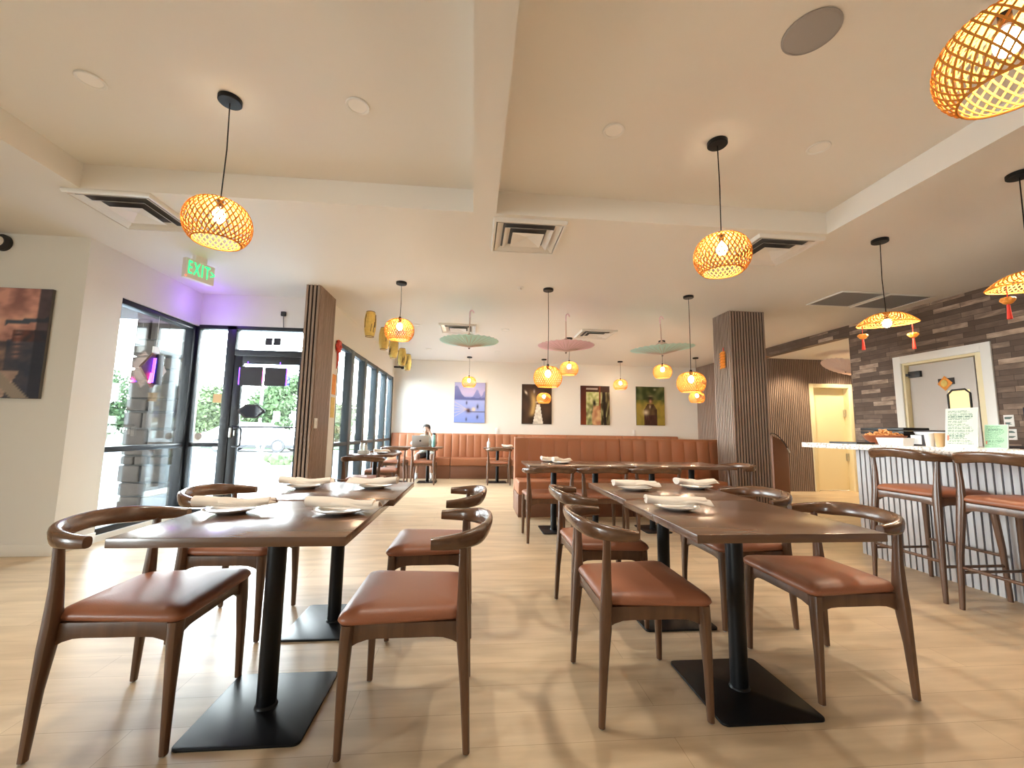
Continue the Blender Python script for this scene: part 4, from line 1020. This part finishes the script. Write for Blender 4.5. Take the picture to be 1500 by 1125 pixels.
# ------------------------------------------------------------------ tableware
def make_plate():
    r = empty('plate')
    MB().lathe([(.001, .0), (.052, 0), (.060, .003), (.085, .010), (.106, .019), (.108, .021), (.104, .0215), (.082, .014), (.056, .007), (.001, .006)], 40).build('dish', 'ceramic', r, ang=1.3)
    return r
def napkin_obj(seed, L=.29):
    """cloth napkin rolled up lengthwise, one end a spiral roll, a loose fold lying along the top"""
    rn = random.Random(seed); b = MB(); ph = rn.uniform(0, 6)
    K = 24; rings = []
    for k in range(K + 1):
        t = k / K; x = (t - .5) * L
        wd = .026 + .014 * math.sin(PI * min(1, t * .9 + .1)) + .003 * math.sin(t * 8 + ph)
        ht = .021 - .006 * t + .002 * math.sin(t * 6 + ph)
        sag = .006 * (2 * t - 1) ** 2
        ring = []
        for q in range(20):
            a = 2 * PI * q / 20; f = 1 + .05 * math.sin(2 * a + t * 5 + ph) + .04 * math.sin(3 * a - t * 9)
            ring.append((x, .008 * math.sin(t * 4 + ph) + wd * math.cos(a) * f, .012 + sag + ht + ht * math.sin(a) * f))
        rings.append(ring)
    b.loft(rings)
    # spiral edge of the roll
    sp = [(-L / 2 - .002, (.020 - .0022 * m) * math.cos(m * .7), .012 + .006 + .021 + (.017 - .0019 * m) * math.sin(m * .7)) for m in range(9)]
    b.tube(catmull(sp, 3), .0022, 5)
    # loose fold draped over the roll
    rings = []
    for k in range(19):
        t = k / 18; x = -L * .18 + t * L * .74; lift = .047 - .010 * t + .004 * math.sin(t * 7 + ph); half = .030 + .012 * math.sin(PI * t) + .004 * math.sin(t * 10 + ph)
        up_, dn = [], []
        for q in range(11):
            u = q / 10 * 2 - 1; y = -.006 + u * half + .01 * t; z = lift - .020 * u * u + .003 * math.sin(u * 5 + t * 6 + ph)
            up_.append((x + .010 * u * u, y, z + .0022)); dn.append((x + .010 * u * u, y, z - .0012))
        rings.append(up_ + dn[::-1])
    b.loft(rings)
    return b.build('napkin', 'napkin', ang=1.2)
plates = [(-1.022, 1.955, .75, 12, 'front left plate on the left near table', 1), (-.563, 1.93, .75, -5, 'front right plate on the left near table', 2), (-1.01, 2.72, .75, 8, 'back left plate on the left table pair', 3), (-.60, 2.735, .75, 172, 'back right plate on the left table pair', 4),
          (.985, 2.0, .75, -6, 'single front plate on the right near table', 5), (1.04, 2.665, .75, 4, 'back left plate on the right table pair', 6), (1.495, 2.745, .75, 10, 'back right plate on the right table pair', 7),
          (1.02, 4.80, .75, 20, 'nearer napkin plate on the left booth table', 8), (.93, 5.06, .75, 15, 'farther napkin plate on the left booth table', 9),
          (-1.36, 6.52, .75, 30, 'plate on the small table by the dining windows', 10), (.75, 9.25, .75, 0, 'plate on the small far table with the white bottle', 11)]
for x, y, z, dg, lb, sd in plates:
    make(make_plate, 'plate', (x, y, z), 0, 'white round ' + lb, 'plate', 'white plates with napkins')
    o = napkin_obj(sd, .29 if sd < 8 else .22); o.location = (x, y, z + .011); o.rotation_euler = (0, 0, math.radians(dg))
    tag(o, 'folded cloth napkin lying on the ' + lb, 'napkin', 'folded cloth napkins')
for x, y, dg, lb in ((-.985, 1.99, -6, 'chopstick sticking out right of the napkin on the front left plate'), (-.615, 1.96, 176, 'chopstick sticking out left of the napkin on the front right plate'), (-.965, 2.745, 4, 'chopstick sticking out of the napkin on the back left plate'), (.93, 2.03, 186, 'chopstick sticking out of the napkin on the front right table plate')):
    o = MB().tube([(-.08, 0, .006), (.19, 0, .0)], [.0035, .0022], 6).build('chopstick', 'chop'); o.location = (x, y, .795); o.rotation_euler = (0, 0, math.radians(dg)); tag(o, lb, 'chopstick', 'chopsticks')
# window table caddy, far bottle, laptop, flask
t = thing('condiment_caddy', 'pale condiment caddy on the small window table', 'caddy', (-1.60, 6.45, .75))
MB().box(-.07, -.06, 0, .07, .06, .05).build('tray', 'acrylic', t, bevel=.004)
for dx, hh in ((-.035, .16), (.03, .13)):
    j = MB().lathe([(.024, .03), (.026, .08), (.024, hh - .03), (.012, hh - .01), (.012, hh)], 14, (dx, 0, 0)).build('bottle', 'acrylic', t); MB().lathe([(.014, hh), (.014, hh + .02), (.006, hh + .026)], 12, (dx, 0, 0)).build('cap', 'chop', j)
o = thing('sauce_bottle', 'white squeeze bottle on the small far table', 'bottle', (.35, 9.28, .75))
MB().lathe([(.034, 0), (.036, .02), (.036, .10), (.020, .13), (.014, .135)], 16).build('body', 'ceramic', o); MB().lathe([(.014, .135), (.012, .15), (.004, .20)], 12).build('nozzle', 'ceramic', o)
t = thing('laptop', 'open silver laptop with its back to us on the far left table', 'laptop', (-1.10, 9.24, .75))
MB().box(-.178, -.09, 0, .178, .155, .014).build('keyboard_deck', 'aluminium', t, bevel=.003)
b = MB(); b.T = Matrix.Translation((0, -.088, .012)) @ Matrix.Rotation(math.radians(14), 4, 'X'); b.box(-.178, -.008, 0, .178, 0, .235); l = b.build('lid', 'aluminium', t, bevel=.003)
b = MB(); b.T = Matrix.Translation((0, -.0885, .012)) @ Matrix.Rotation(math.radians(14), 4, 'X') @ Matrix.Translation((0, -.0085, .118)) @ Matrix.Rotation(PI / 2, 4, 'X')
b.lathe([(.001, 0), (.016, 0), (.018, .001), (.001, .0015)], 16, (-.006, 0, 0)); b.lathe([(.001, 0), (.014, 0), (.001, .0015)], 14, (.007, .001, 0)); b.lathe([(.001, 0), (.006, 0), (.001, .0015)], 10, (.003, .025, 0)); b.build('logo', 'darksign', l)
t = thing('water_bottle', 'tall teal water bottle beside the laptop', 'bottle', (-.83, 9.22, .75))
MB().lathe([(.036, 0), (.038, .006), (.038, .235), (.030, .255)], 20).build('body', 'teal', t); MB().lathe([(.028, .255), (.033, .258), (.033, .29), (.02, .296)], 18).build('lid', 'darksign', t)

# ------------------------------------------------------------------ person with the laptop
def person():
    root = thing('person', 'person in a pale patterned shirt and dark shorts leaning on one hand behind the laptop', 'person', (-1.06, 9.95, 0))
    ox, oy = -1.06, 9.95
    def L(p): return (p[0] - ox, p[1] - oy, p[2])
    V = []; E = []; Rr = []
    def chain(pts, start=None):
        prev = start
        for p, r in pts:
            V.append(L(p)); Rr.append(r); k = len(V) - 1
            if prev is not None: E.append((prev, k))
            prev = k
        return prev
    pel = chain([((-1.06, 10.08, .565), (.150, .115))])
    ch = chain([((-1.06, 10.03, .70), (.150, .105)), ((-1.06, 9.92, .84), (.165, .11)), ((-1.06, 9.82, .94), (.14, .085))], pel)
    nk = chain([((-1.055, 9.765, .985), (.046, .048)), ((-1.05, 9.71, 1.015), (.044, .046))], ch)
    hd = chain([((-1.045, 9.668, 1.050), (.056, .068)), ((-1.04, 9.658, 1.105), (.078, .094)), ((-1.04, 9.668, 1.170), (.080, .098)), ((-1.04, 9.678, 1.220), (.056, .070))], nk)
    # viewer's right arm: elbow on the table, hand on the face
    a1 = chain([((-.90, 9.80, .925), .062), ((-.845, 9.68, .86), .048), ((-.815, 9.55, .800), .040), ((-.855, 9.545, .90), .034), ((-.918, 9.555, .975), .027), ((-.938, 9.558, 1.02), (.030, .024)), ((-.958, 9.562, 1.055), (.036, .021)), ((-.970, 9.566, 1.085), (.036, .018))], ch)
    a2 = chain([((-1.22, 9.80, .925), .062), ((-1.31, 9.70, .85), .048), ((-1.35, 9.57, .800), .040), ((-1.26, 9.45, .790), .033), ((-1.18, 9.38, .792), .027), ((-1.155, 9.355, .792), (.030, .022)), ((-1.12, 9.32, .790), (.036, .020)), ((-1.10, 9.30, .788), (.036, .016))], ch)
    for sx in (-1, 1):
        chain([((-1.06 + sx * .10, 10.03, .545), .095), ((-1.06 + sx * .145, 9.83, .535), .082), ((-1.06 + sx * .165, 9.62, .520), .062), ((-1.06 + sx * .165, 9.60, .36), .056), ((-1.06 + sx * .165, 9.62, .17), .040), ((-1.06 + sx * .165, 9.63, .075), .034), ((-1.06 + sx * .17, 9.55, .042), (.036, .030)), ((-1.06 + sx * .175, 9.46, .032), (.034, .022))], pel)
    # fingers: short chains rooted in the palms
    def fingers(base, fwd, side, curl):
        fwd, side, curl = Vector(fwd), Vector(side), Vector(curl)
        for i, ln in enumerate((.062, .070, .066, .052)):
            q = Vector(base) + side * ((i - 1.5) * .017)
            chain([(q - fwd * .012, .009), (q + fwd * ln * .55, .0085), (q + fwd * ln * .85 + curl * ln * .25, .0075), (q + fwd * ln + curl * ln * .5, .006)])
        q = Vector(base) - side * .034 - fwd * .03
        chain([(q, .010), (q + fwd * .03 - side * .016, .009), (q + fwd * .052 - side * .014 + curl * .01, .007)])
    fingers((-.967, 9.565, 1.072), (-.35, .05, .93), (.60, .60, .15), (-.5, .7, .2))
    fingers((-1.11, 9.31, .788), (.7, -.71, .02), (.7, .7, 0), (0, 0, -.6))
    me = bpy.data.meshes.new('body'); me.from_pydata(V, E, [])
    o = bpy.data.objects.new('body', me); COL.objects.link(o)
    md = o.modifiers.new('skin', 'SKIN'); md.use_smooth_shade = True
    sv = me.skin_vertices[0].data
    for i, r in enumerate(Rr):
        sv[i].radius = r if isinstance(r, tuple) else (r, r); sv[i].use_root = (i == 0)
    # every loose finger chain needs its own root
    nb = {i: [] for i in range(len(V))}
    for a, c in E: nb[a].append(c); nb[c].append(a)
    seen = set()
    for i in range(len(V)):
        if i in seen: continue
        sv[i].use_root = True; st = [i]
        while st:
            k = st.pop()
            if k in seen: continue
            seen.add(k); st += nb[k]
    md2 = o.modifiers.new('sub', 'SUBSURF'); md2.levels = 3; md2.render_levels = 3
    dg = bpy.context.evaluated_depsgraph_get(); ev = bpy.data.meshes.new_from_object(o.evaluated_get(dg)); bpy.data.objects.remove(o)
    # face features are modelled into the same surface: nose, brow, eyes, mouth as small displacements
    bm = bmesh.new(); bm.from_mesh(ev)
    ev.materials.clear(); ev.materials.append(M['skin']); ev.materials.append(M['shirt']); ev.materials.append(M['shorts']); ev.materials.append(M['sock'])
    hc = Vector(L((-1.04, 9.655, 1.105)))
    for v in bm.verts:
        d = v.co - hc
        if d.length < .14 and d.y < -.03:
            v.co.y -= .022 * math.exp(-(d.x / .014) ** 2 - ((d.z + .012) / .022) ** 2)
            for s in (-1, 1): v.co.y += .010 * math.exp(-((d.x - s * .032) / .016) ** 2 - ((d.z - .012) / .012) ** 2)
            v.co.y -= .006 * math.exp(-(d.x / .03) ** 2 - ((d.z + .05) / .010) ** 2)
    for f in bm.faces:
        c = f.calc_center_median(); wx, wy, wz = c.x + ox, c.y + oy, c.z; f.smooth = True
        ax = abs(wx + 1.06); mi = 0
        if wz > .58 and wz < 1.00 and ax < .215 and wy > 9.66: mi = 1
        elif wz <= .64 and wz > .44 and wy > 9.66: mi = 2
        elif wz < .16: mi = 3
        f.material_index = mi
    bm.to_mesh(ev); bm.free()
    body = bpy.data.objects.new('body', ev); COL.objects.link(body); body.parent = root
    # hair: a shell grown off the scalp itself
    hc = Vector(L((-1.04, 9.662, 1.115))); bm = bmesh.new(); bm.from_mesh(ev)
    def scalp(c):
        d = c - hc
        if d.length > .15 or abs(d.x) > .10: return False
        return d.z > .058 - .02 * (abs(d.x) > .05) or (d.y > .018 and d.z > -.055)
    bmesh.ops.delete(bm, geom=[f for f in bm.faces if not scalp(f.calc_center_median())], context='FACES')
    for v in bm.verts: v.co += v.normal * (.007 + .0025 * noise.noise(v.co * 90))
    bmesh.ops.solidify(bm, geom=bm.faces[:], thickness=-.010)
    hm = bpy.data.meshes.new('hair'); bm.to_mesh(hm); bm.free(); hm.materials.clear(); hm.materials.append(M['hair'])
    for p in hm.polygons: p.material_index = 0
    ho = bpy.data.objects.new('hair', hm); COL.objects.link(ho); ho.parent = root
    def front(x, z):
        x = hc.x - abs(x - hc.x)
        best = min((v.co.y for v in ev.vertices if abs(v.co.x - x) < .008 and abs(v.co.z - z) < .008 and (v.co - hc).length < .15), default=hc.y - .085); return best
    for s in (-1, 1):
        x = hc.x + s * .031; z = hc.z - .002; y = front(x, z)
        MB().sphere((x, y + .003, z), (.012, .007, .0065), 10, 8).build('eye', 'hair', root)
        MB().tube([(x - .018, front(x - .018, z + .020) - .001, z + .017), (x, front(x, z + .022) - .001, z + .021), (x + .018, front(x + .018, z + .020) - .001, z + .017)], .0032, 6).build('eyebrow', 'hair', root)
    zz = hc.z - .060
    MB().tube([(hc.x + q * .022, front(hc.x + q * .022, zz) - .001, zz) for q in (-1, -.4, .4, 1)], .0035, 6).build('mouth', 'bowlwood', root)
    for s in (-1, 1): MB().sphere((L((-1.04, 9.675, 1.095))[0] + s * .079, 9.675 - oy, 1.095), (.010, .020, .030), 8, 6).build('ear', 'skin', root)
person()

# ------------------------------------------------------------------ bar
t = thing('bar_counter', 'bar with grey slatted front and white stone top on the right', 'bar', (4.05, 1.5, 0))
b = MB(); b.cur = 1; b.box(-.286, -4.0, .0, .40, 2.34, .985); slats_y(b, -4.0, 2.35, -.286, .0, .985, -1, .050, .014, .014); slats_x(b, -.30, .40, 2.34, 0, .985)
n_ = 14
for i in range(n_):
    pass
b.build('slatted_base', ['greyslat', 'greygap'], t, flat=True)
MB().box(-.57, -4.0, .99, .45, 2.70, 1.04).build('countertop', 'marble', t, bevel=.004)
def at(name, label, cat, x, y, z=1.04, rz=0.0, group=None): return thing(name, label, cat, (x, y, z), rz, group)
# menu folder lying flat, bowl of sweets, dish, napkin box, cups, signs
o = MB().box(-.10, -.145, 0, .10, .145, .016).build('menu_folder', 'blackplastic', bevel=.003); o.location = (3.66, 3.79, 1.04); o.rotation_euler = (0, 0, .06); tag(o, 'black menu folder lying on the far end of the bar counter', 'folder')
t = at('sweet_bowl', 'red brown bowl heaped with orange wrapped sweets on the bar', 'bowl', 3.93, 3.71)
MB().lathe([(.075, 0), (.09, .005), (.14, .038), (.165, .080), (.160, .083), (.132, .042), (.085, .014), (.001, .012)], 32).build('bowl', 'bowlwood', t, ang=1.2)
b = MB(); rn = random.Random(9)
for k in range(95):
    a = rn.uniform(0, 2 * PI); d = .138 * math.sqrt(rn.random()); z = .065 + .075 * (1 - (d / .15) ** 2) * rn.uniform(.3, 1)
    o_ = b.T; b.T = Matrix.Translation((d * math.cos(a), d * math.sin(a), z)) @ Matrix.Rotation(rn.uniform(0, 3), 4, (rn.random(), rn.random(), 1)); b.sphere((0, 0, 0), (.026, .012, .010), 6, 4); b.T = o_
q = b.build('sweets', 'snack', t); q['kind'] = 'stuff'
t = at('paper_tray', 'shallow white rectangular dish on the bar before the sweet bowl', 'dish', 3.62, 3.315)
b = MB(); b.loft([[(-.055, -.105, 0), (.055, -.105, 0), (.055, .105, 0), (-.055, .105, 0)], [(-.065, -.122, .064), (.065, -.122, .064), (.065, .122, .064), (-.065, .122, .064)], [(-.060, -.117, .064), (.060, -.117, .064), (.060, .117, .064), (-.060, .117, .064)], [(-.05, -.085, .005), (.05, -.085, .005), (.05, .085, .005), (-.05, .085, .005)]]); b.build('dish', 'ceramic', t)
t = at('napkin_holder', 'napkin holder with a pale blue card on the bar', 'napkin holder', 3.70, 3.175)
MB().box(-.04, -.058, 0, .04, .052, .092).build('box', 'darksign', t, bevel=.003); MB().box(-.043, -.034, .014, -.040, .050, .088).build('card', 'bluecard', t)
for i, (y, m_, lb) in enumerate(((3.062, 'ceramic', 'white paper cup on the bar left of the large sign'), (2.985, 'tanbox', 'tan paper cup on the bar beside the white cup'))):
    o = MB().lathe([(.027, 0), (.034, .103), (.036, .106), (.033, .106), (.025, .006), (.001, .006)], 20).build('paper_cup', m_, ang=1.0); o.location = (3.64, y, 1.04); tag(o, lb, 'cup', 'cups on the bar')
t = at('tray_stack', 'stack of black serving trays at the back of the bar', 'tray', 4.30, 4.0)
for k in range(2): MB().box(-.14, -.27, k * .034 + .10, .14, .19, .028 + k * .034 + .10).build('tray', 'blackplastic', t, bevel=.006)
MB().box(-.12, -.24, 0, .12, .16, .10).build('rack', 'darksign', t)
t = at('serving_tray', 'grey blue rounded tray with a dark rim behind the napkin holder', 'tray', 4.20, 3.43)
MB().lathe([(.14, 0), (.165, .07), (.185, .128), (.172, .128), (.13, .010), (.001, .008)], 30).build('tray', 'bluecard', t, ang=1.0); b = MB(); ring_tube(b, .180, .128, .008, 36); b.build('rim', 'darksign', t)
def textpage(seed, tint):
    def f(u, v):
        c = tint
        if .08 < u < .92 and .08 < v < .94:
            row = int(v * 26); ln = .55 + .4 * abs(math.sin(row * 12.9 + seed)); ph = (v * 26) % 1
            if .3 < ph < .75 and u < .08 + ln * .84 and N(u * 60, row, 1, seed) > -.12: c = mix(tint, (.22, .32, .30), .75)
        if .06 < u < .12 and .16 < v < .30: c = (.80, .45, .38)
        return c
    return f
def sign_stand(label, y0, y1, z1, x, tint, seed, lean=.12):
    cy = (y0 + y1) / 2; w_ = abs(y1 - y0); h_ = z1 - 1.04
    t = at('sign_holder', label, 'sign', x, cy)
    b = MB(); b.T = Matrix.Rotation(lean, 4, 'Y'); b.box(0, -w_ / 2, 0, .006, w_ / 2, h_); b.build('holder', 'acrylic', t)
    b = MB(); b.box(-.01, -w_ / 2, 0, .09, w_ / 2, .004); b.build('foot', 'acrylic', t)
    R_ = Matrix.Rotation(lean, 4, 'Y')
    printed('printed_sheet', w_ - .006, h_ - .006, 48, 64, textpage(seed, tint), t, lambda u, v: R_ @ Vector((-.001, -u, h_ / 2 + v)))
sign_stand('large standing sign sheet on the bar in front of the kitchen door', 2.715, 2.925, 1.335, 3.60, (.78, .84, .78), 1)
sign_stand('small standing sign sheet on the bar right of the large one', 2.575, 2.71, 1.21, 3.645, (.64, .82, .68), 5)
# pages on the brick wall and the till
for y, z, w_, h_, lb, nm in ((4.06, 1.303, .088, .125, 'upper white notice page on the brick wall beside the till', 1), (4.055, 1.155, .10, .115, 'lower white notice page on the brick wall beside the till', 2)):
    t = thing('notice_page', lb, 'notice', (XB, y, z), 0, 'notices on the brick wall'); MB().box(-.004, -w_ / 2, -h_ / 2, 0, w_ / 2, h_ / 2).build('sheet', 'white', t)
    printed('printed_sheet', w_ - .004, h_ - .004, 20, 24, textpage(nm, (.90, .89, .88)), t, lambda u, v: (-.0045, -u, v))
t = at('till_monitor', 'black till monitor at the right edge of the photo', 'monitor', 4.12, 2.62, 1.04, -.25)
MB().box(-.02, -.20, .125, .02, .20, .31).build('screen', 'screen', t, bevel=.006); MB().tube([(.01, 0, .02), (.01, 0, .15)], .02, 8).build('neck', 'blackplastic', t); MB().box(-.08, -.10, 0, .10, .10, .02).build('base', 'blackplastic', t, bevel=.005)
o = MB().box(-.07, -.18, 0, .07, .18, .02).build('keyboard', 'darksign', bevel=.004); o.location = (3.93, 2.68, 1.04); tag(o, 'dark keyboard in front of the till monitor', 'keyboard')
# gold ornament on the kitchen door
t = thing('door_ornament', 'orange diamond paper ornament on the grey kitchen door', 'ornament', (XB + .046, 4.683, 1.782))
b = MB(); b.add([(0, 0, -.095), (0, .085, 0), (0, 0, .095), (0, -.085, 0), (-.012, 0, -.03), (-.012, .03, 0), (-.012, 0, .03), (-.012, -.03, 0)], [(0, 1, 5, 4), (1, 2, 6, 5), (2, 3, 7, 6), (3, 0, 4, 7), (4, 5, 6, 7), (3, 2, 1, 0)])
b.build('diamond', 'orange', t); MB().sphere((-.012, 0, 0), (.010, .04, .045), 10, 6).build('boss', 'gold', t)

# ------------------------------------------------------------------ small wall fittings
t = thing('light_switch', 'white switch plate on the slatted wing beside the exit door', 'switch', (-1.869, 5.21, 1.17))
MB().box(0, -.045, -.06, .008, .045, .06).build('plate', 'white', t, bevel=.002); MB().box(.008, -.012, -.025, .013, .012, .025).build('rocker', 'ceramic', t)
t = thing('outlet', 'white outlet above the banquette under the basket picture', 'outlet', (4.10, 10.449, 1.12)); MB().box(-.04, -.008, -.06, .04, 0, .06).build('plate', 'white', t, bevel=.002)
t = thing('outlet', 'white outlet above the banquette right of the lake picture', 'outlet', (.60, 10.449, 1.12)); MB().box(-.04, -.008, -.06, .04, 0, .06).build('plate', 'white', t, bevel=.002)
t = thing('wall_camera', 'round black rimmed white camera high on the left wall at the photo edge', 'camera', (-4.27, 4.05, 2.735))
b = MB(); b.T = Matrix.Rotation(PI / 2, 4, 'X'); b.lathe([(.075, 0), (.075, .03), (.055, .05), (.045, .05)], 28); b.build('rim', 'blackplastic', t)
b = MB(); b.T = Matrix.Rotation(PI / 2, 4, 'X'); b.lathe([(.048, .045), (.04, .062), (.02, .072), (.001, .075)], 24); b.build('dome', 'ceramic', t)
t = thing('door_sensor', 'small black sensor with a wire on the wall above the exit door', 'sensor', (-2.52, 5.66, 2.60))
MB().box(-.03, -.03, -.03, .03, 0, .03).build('body', 'blackplastic', t, bevel=.008); MB().tube(catmull([(.0, -.01, -.03), (.005, -.012, -.09), (.012, -.01, -.18)], 4), .004, 6).build('wire', 'blackplastic', t)
t = thing('corner_camera', 'small dark camera in the far left ceiling corner', 'camera', (-1.75, 10.35, 2.62)); MB().sphere((0, 0, 0), .05, 12, 8).build('body', 'blackplastic', t); MB().box(-.2, -.02, -.02, 0, .02, .02).build('bracket', 'blackplastic', t)
# firecracker ornament on the column
t = thing('firecracker_ornament', 'orange firecracker ornament on the left face of the slatted column', 'ornament', (3.515, 5.56, 2.30))
b = MB()
for k in range(6):
    z = -.03 - k * .04
    for a in range(5): b.tube([(-.004 - .022 * abs(math.cos(a * 1.26)), .030 * math.sin(a * 1.26), z), (-.02 - .03 * abs(math.cos(a * 1.26)), .048 * math.sin(a * 1.26) + .01, z - .038)], .010, 7)
b.build('crackers', 'orange', t); MB().tube([(-.012, 0, 0.03), (-.012, 0, -.24)], .006, 6).build('string', 'redtassel', t)
# red bow and yellow paper charms on the wall edge beside the dining windows
t = thing('red_bow', 'red paper bow at the top of the wall strip beside the dining windows', 'ornament', (-1.948, 6.06, 2.27))
b = MB()
for a in range(6): b.sphere((.03, .055 * math.cos(a * PI / 3), .055 * math.sin(a * PI / 3)), (.028, .04, .04), 8, 6)
b.build('petals', 'red', t); MB().tube([(.02, 0, -.05), (.015, .02, -.22), (.012, 0, -.32)], [.016, .012, .006], 6).build('ribbon', 'red', t)
for z, lb in ((1.72, 'orange paper charm on the wall strip beside the dining windows, upper'), (1.40, 'yellow paper charm on the wall strip beside the dining windows, lower')):
    o = MB().box(0, -.075, -.14, .004, .075, .14).build('paper_charm', 'orange' if z > 1.5 else 'gold'); o.location = (-1.949, 6.03, z); tag(o, lb, 'paper charm', 'paper charms by the windows')

# ------------------------------------------------------------------ things on the entrance glass
t = thing('neon_sign', 'brown window sign with a lit purple tube on the vestibule window', 'neon sign', (-3.565, 5.00, 1.74))
b = MB(); b.add([(0, 0, -.21), (0, .19, 0), (0, 0, .21), (0, -.19, 0), (-.025, 0, -.21), (-.025, .19, 0), (-.025, 0, .21), (-.025, -.19, 0)], [(0, 1, 2, 3), (7, 6, 5, 4), (0, 4, 5, 1), (1, 5, 6, 2), (2, 6, 7, 3), (3, 7, 4, 0)])
b.build('backing', 'brownsign', t); MB().box(.0, .0, -.17, .03, .09, .17).build('power_box', 'darksign', t, bevel=.004)
MB().tube([(.018, -.045, -.15), (.018, -.03, .12)], .014, 8).build('purple_tube', 'purpled', t); MB().tube([(.018, -.075, -.16), (.018, -.060, -.05)], .012, 8).build('pink_tube', 'pinkled', t)
MB().box(.0, -.06, .18, .02, .02, .25).build('tag', 'white', t); MB().tube([(.01, -.02, .25), (.01, -.02, .60)], .002, 5).build('hanging_wire', 'white', t)
l = bpy.data.lights.new('added_purple_light', 'POINT'); l.energy = 1.5; l.color = (.26, .09, 1.0); l.shadow_soft_size = .06
o = bpy.data.objects.new('added_purple_light', l); COL.objects.link(o); o.parent = t; o.location = (.30, .34, .86)  # bodiless purple light added above the window head to tint wall and ceiling
t = thing('open_sign', 'pair of dark sign boards with purple glowing edges hanging in the exit door glass', 'neon sign', (-2.72, 5.655, 1.765))
MB().box(-.285, 0, -.125, -.01, .02, .125).build('board', 'darksign', t); MB().box(.02, 0, -.12, .285, .02, .12).build('board', 'darksign', t)
MB().box(-.297, .002, -.11, -.287, .018, .11).build('purple_edge', 'purpled', t); MB().box(.287, .002, -.11, .297, .018, .11).build('purple_edge', 'purpled', t); MB().box(-.006, .004, -.08, .002, .016, .08).build('pink_edge', 'pinkled', t)
for sx in (-.2, .2): MB().tube([(sx, .01, .125), (sx, .01, .19)], .004, 5).build('hanging_wire', 'purpled', t)
t = thing('door_plaque', 'dark scalloped oval plaque hanging on the exit door glass', 'plaque', (-2.83, 5.66, 1.315))
pts = []
for k in range(48):
    a = 2 * PI * k / 48; e = 1 + .05 * math.cos(6 * a); pts.append((.145 * math.cos(a) * e * (1.0 + .12 * abs(math.cos(a)) ** 6), .092 * math.sin(a) * e))
b = MB(); b.loft([[(x, 0, z) for x, z in pts], [(x, .012, z) for x, z in pts]]); b.build('board', 'darksign', t); b = MB(); b.loft([[(x * .8, -.002, z * .8) for x, z in pts], [(x * .8, .0, z * .8) for x, z in pts]]); b.build('face', 'screen', t)
for x, lb in ((-2.70, 'left dark paper notice in the glass above the exit door'), (-2.595, 'right dark paper notice in the glass above the exit door')):
    o = MB().box(-.045, 0, -.05, .045, .004, .05).build('paper_notice', 'darksign'); o.location = (x, 5.698, 2.235); tag(o, lb, 'notice', 'paper notices over the exit door')
o = MB().box(-.05, 0, -.055, .05, .004, .055).build('paper_notice', 'tanbox'); o.location = (-3.25, 5.655, 1.47); tag(o, 'tan paper notice on the frame left of the exit door', 'notice')
b = MB(); b.T = Matrix.Rotation(PI / 2, 4, 'X'); b.lathe([(.001, 0), (.045, 0), (.045, .003), (.001, .003)], 20); o = b.build('round_sticker', 'greydoor'); o.location = (-3.46, 5.704, .985); tag(o, 'round grey sticker low on the narrow glass beside the exit door', 'sticker')
# brown stand with gooseneck beyond the column
t = thing('host_stand', 'tall brown stand half hidden behind the right edge of the slatted column', 'stand', (5.52, 7.35, 0))
b = MB(); b.loft([[(-.14, -.18, z), (.16, -.18, z), (.16, .18, z), (-.14, .18, z)] for z in (0, .9)] + [[(-.14, -.18, 1.10), (.10, -.18, 1.0), (.10, .18, 1.0), (-.14, .18, 1.10)]]); b.build('body', 'benchbase', t, bevel=.012)
g = MB().tube(catmull([(-.17, -.15, 1.05), (-.16, -.18, 1.14), (-.05, -.20, 1.10), (.06, -.21, .97), (.11, -.22, .88)], 5), .008, 8).build('gooseneck', 'blackplastic', t); MB().tube([(.11, -.22, .88), (.15, -.22, .80)], [.012, .014], 10).build('chrome_tip', 'silver', g)
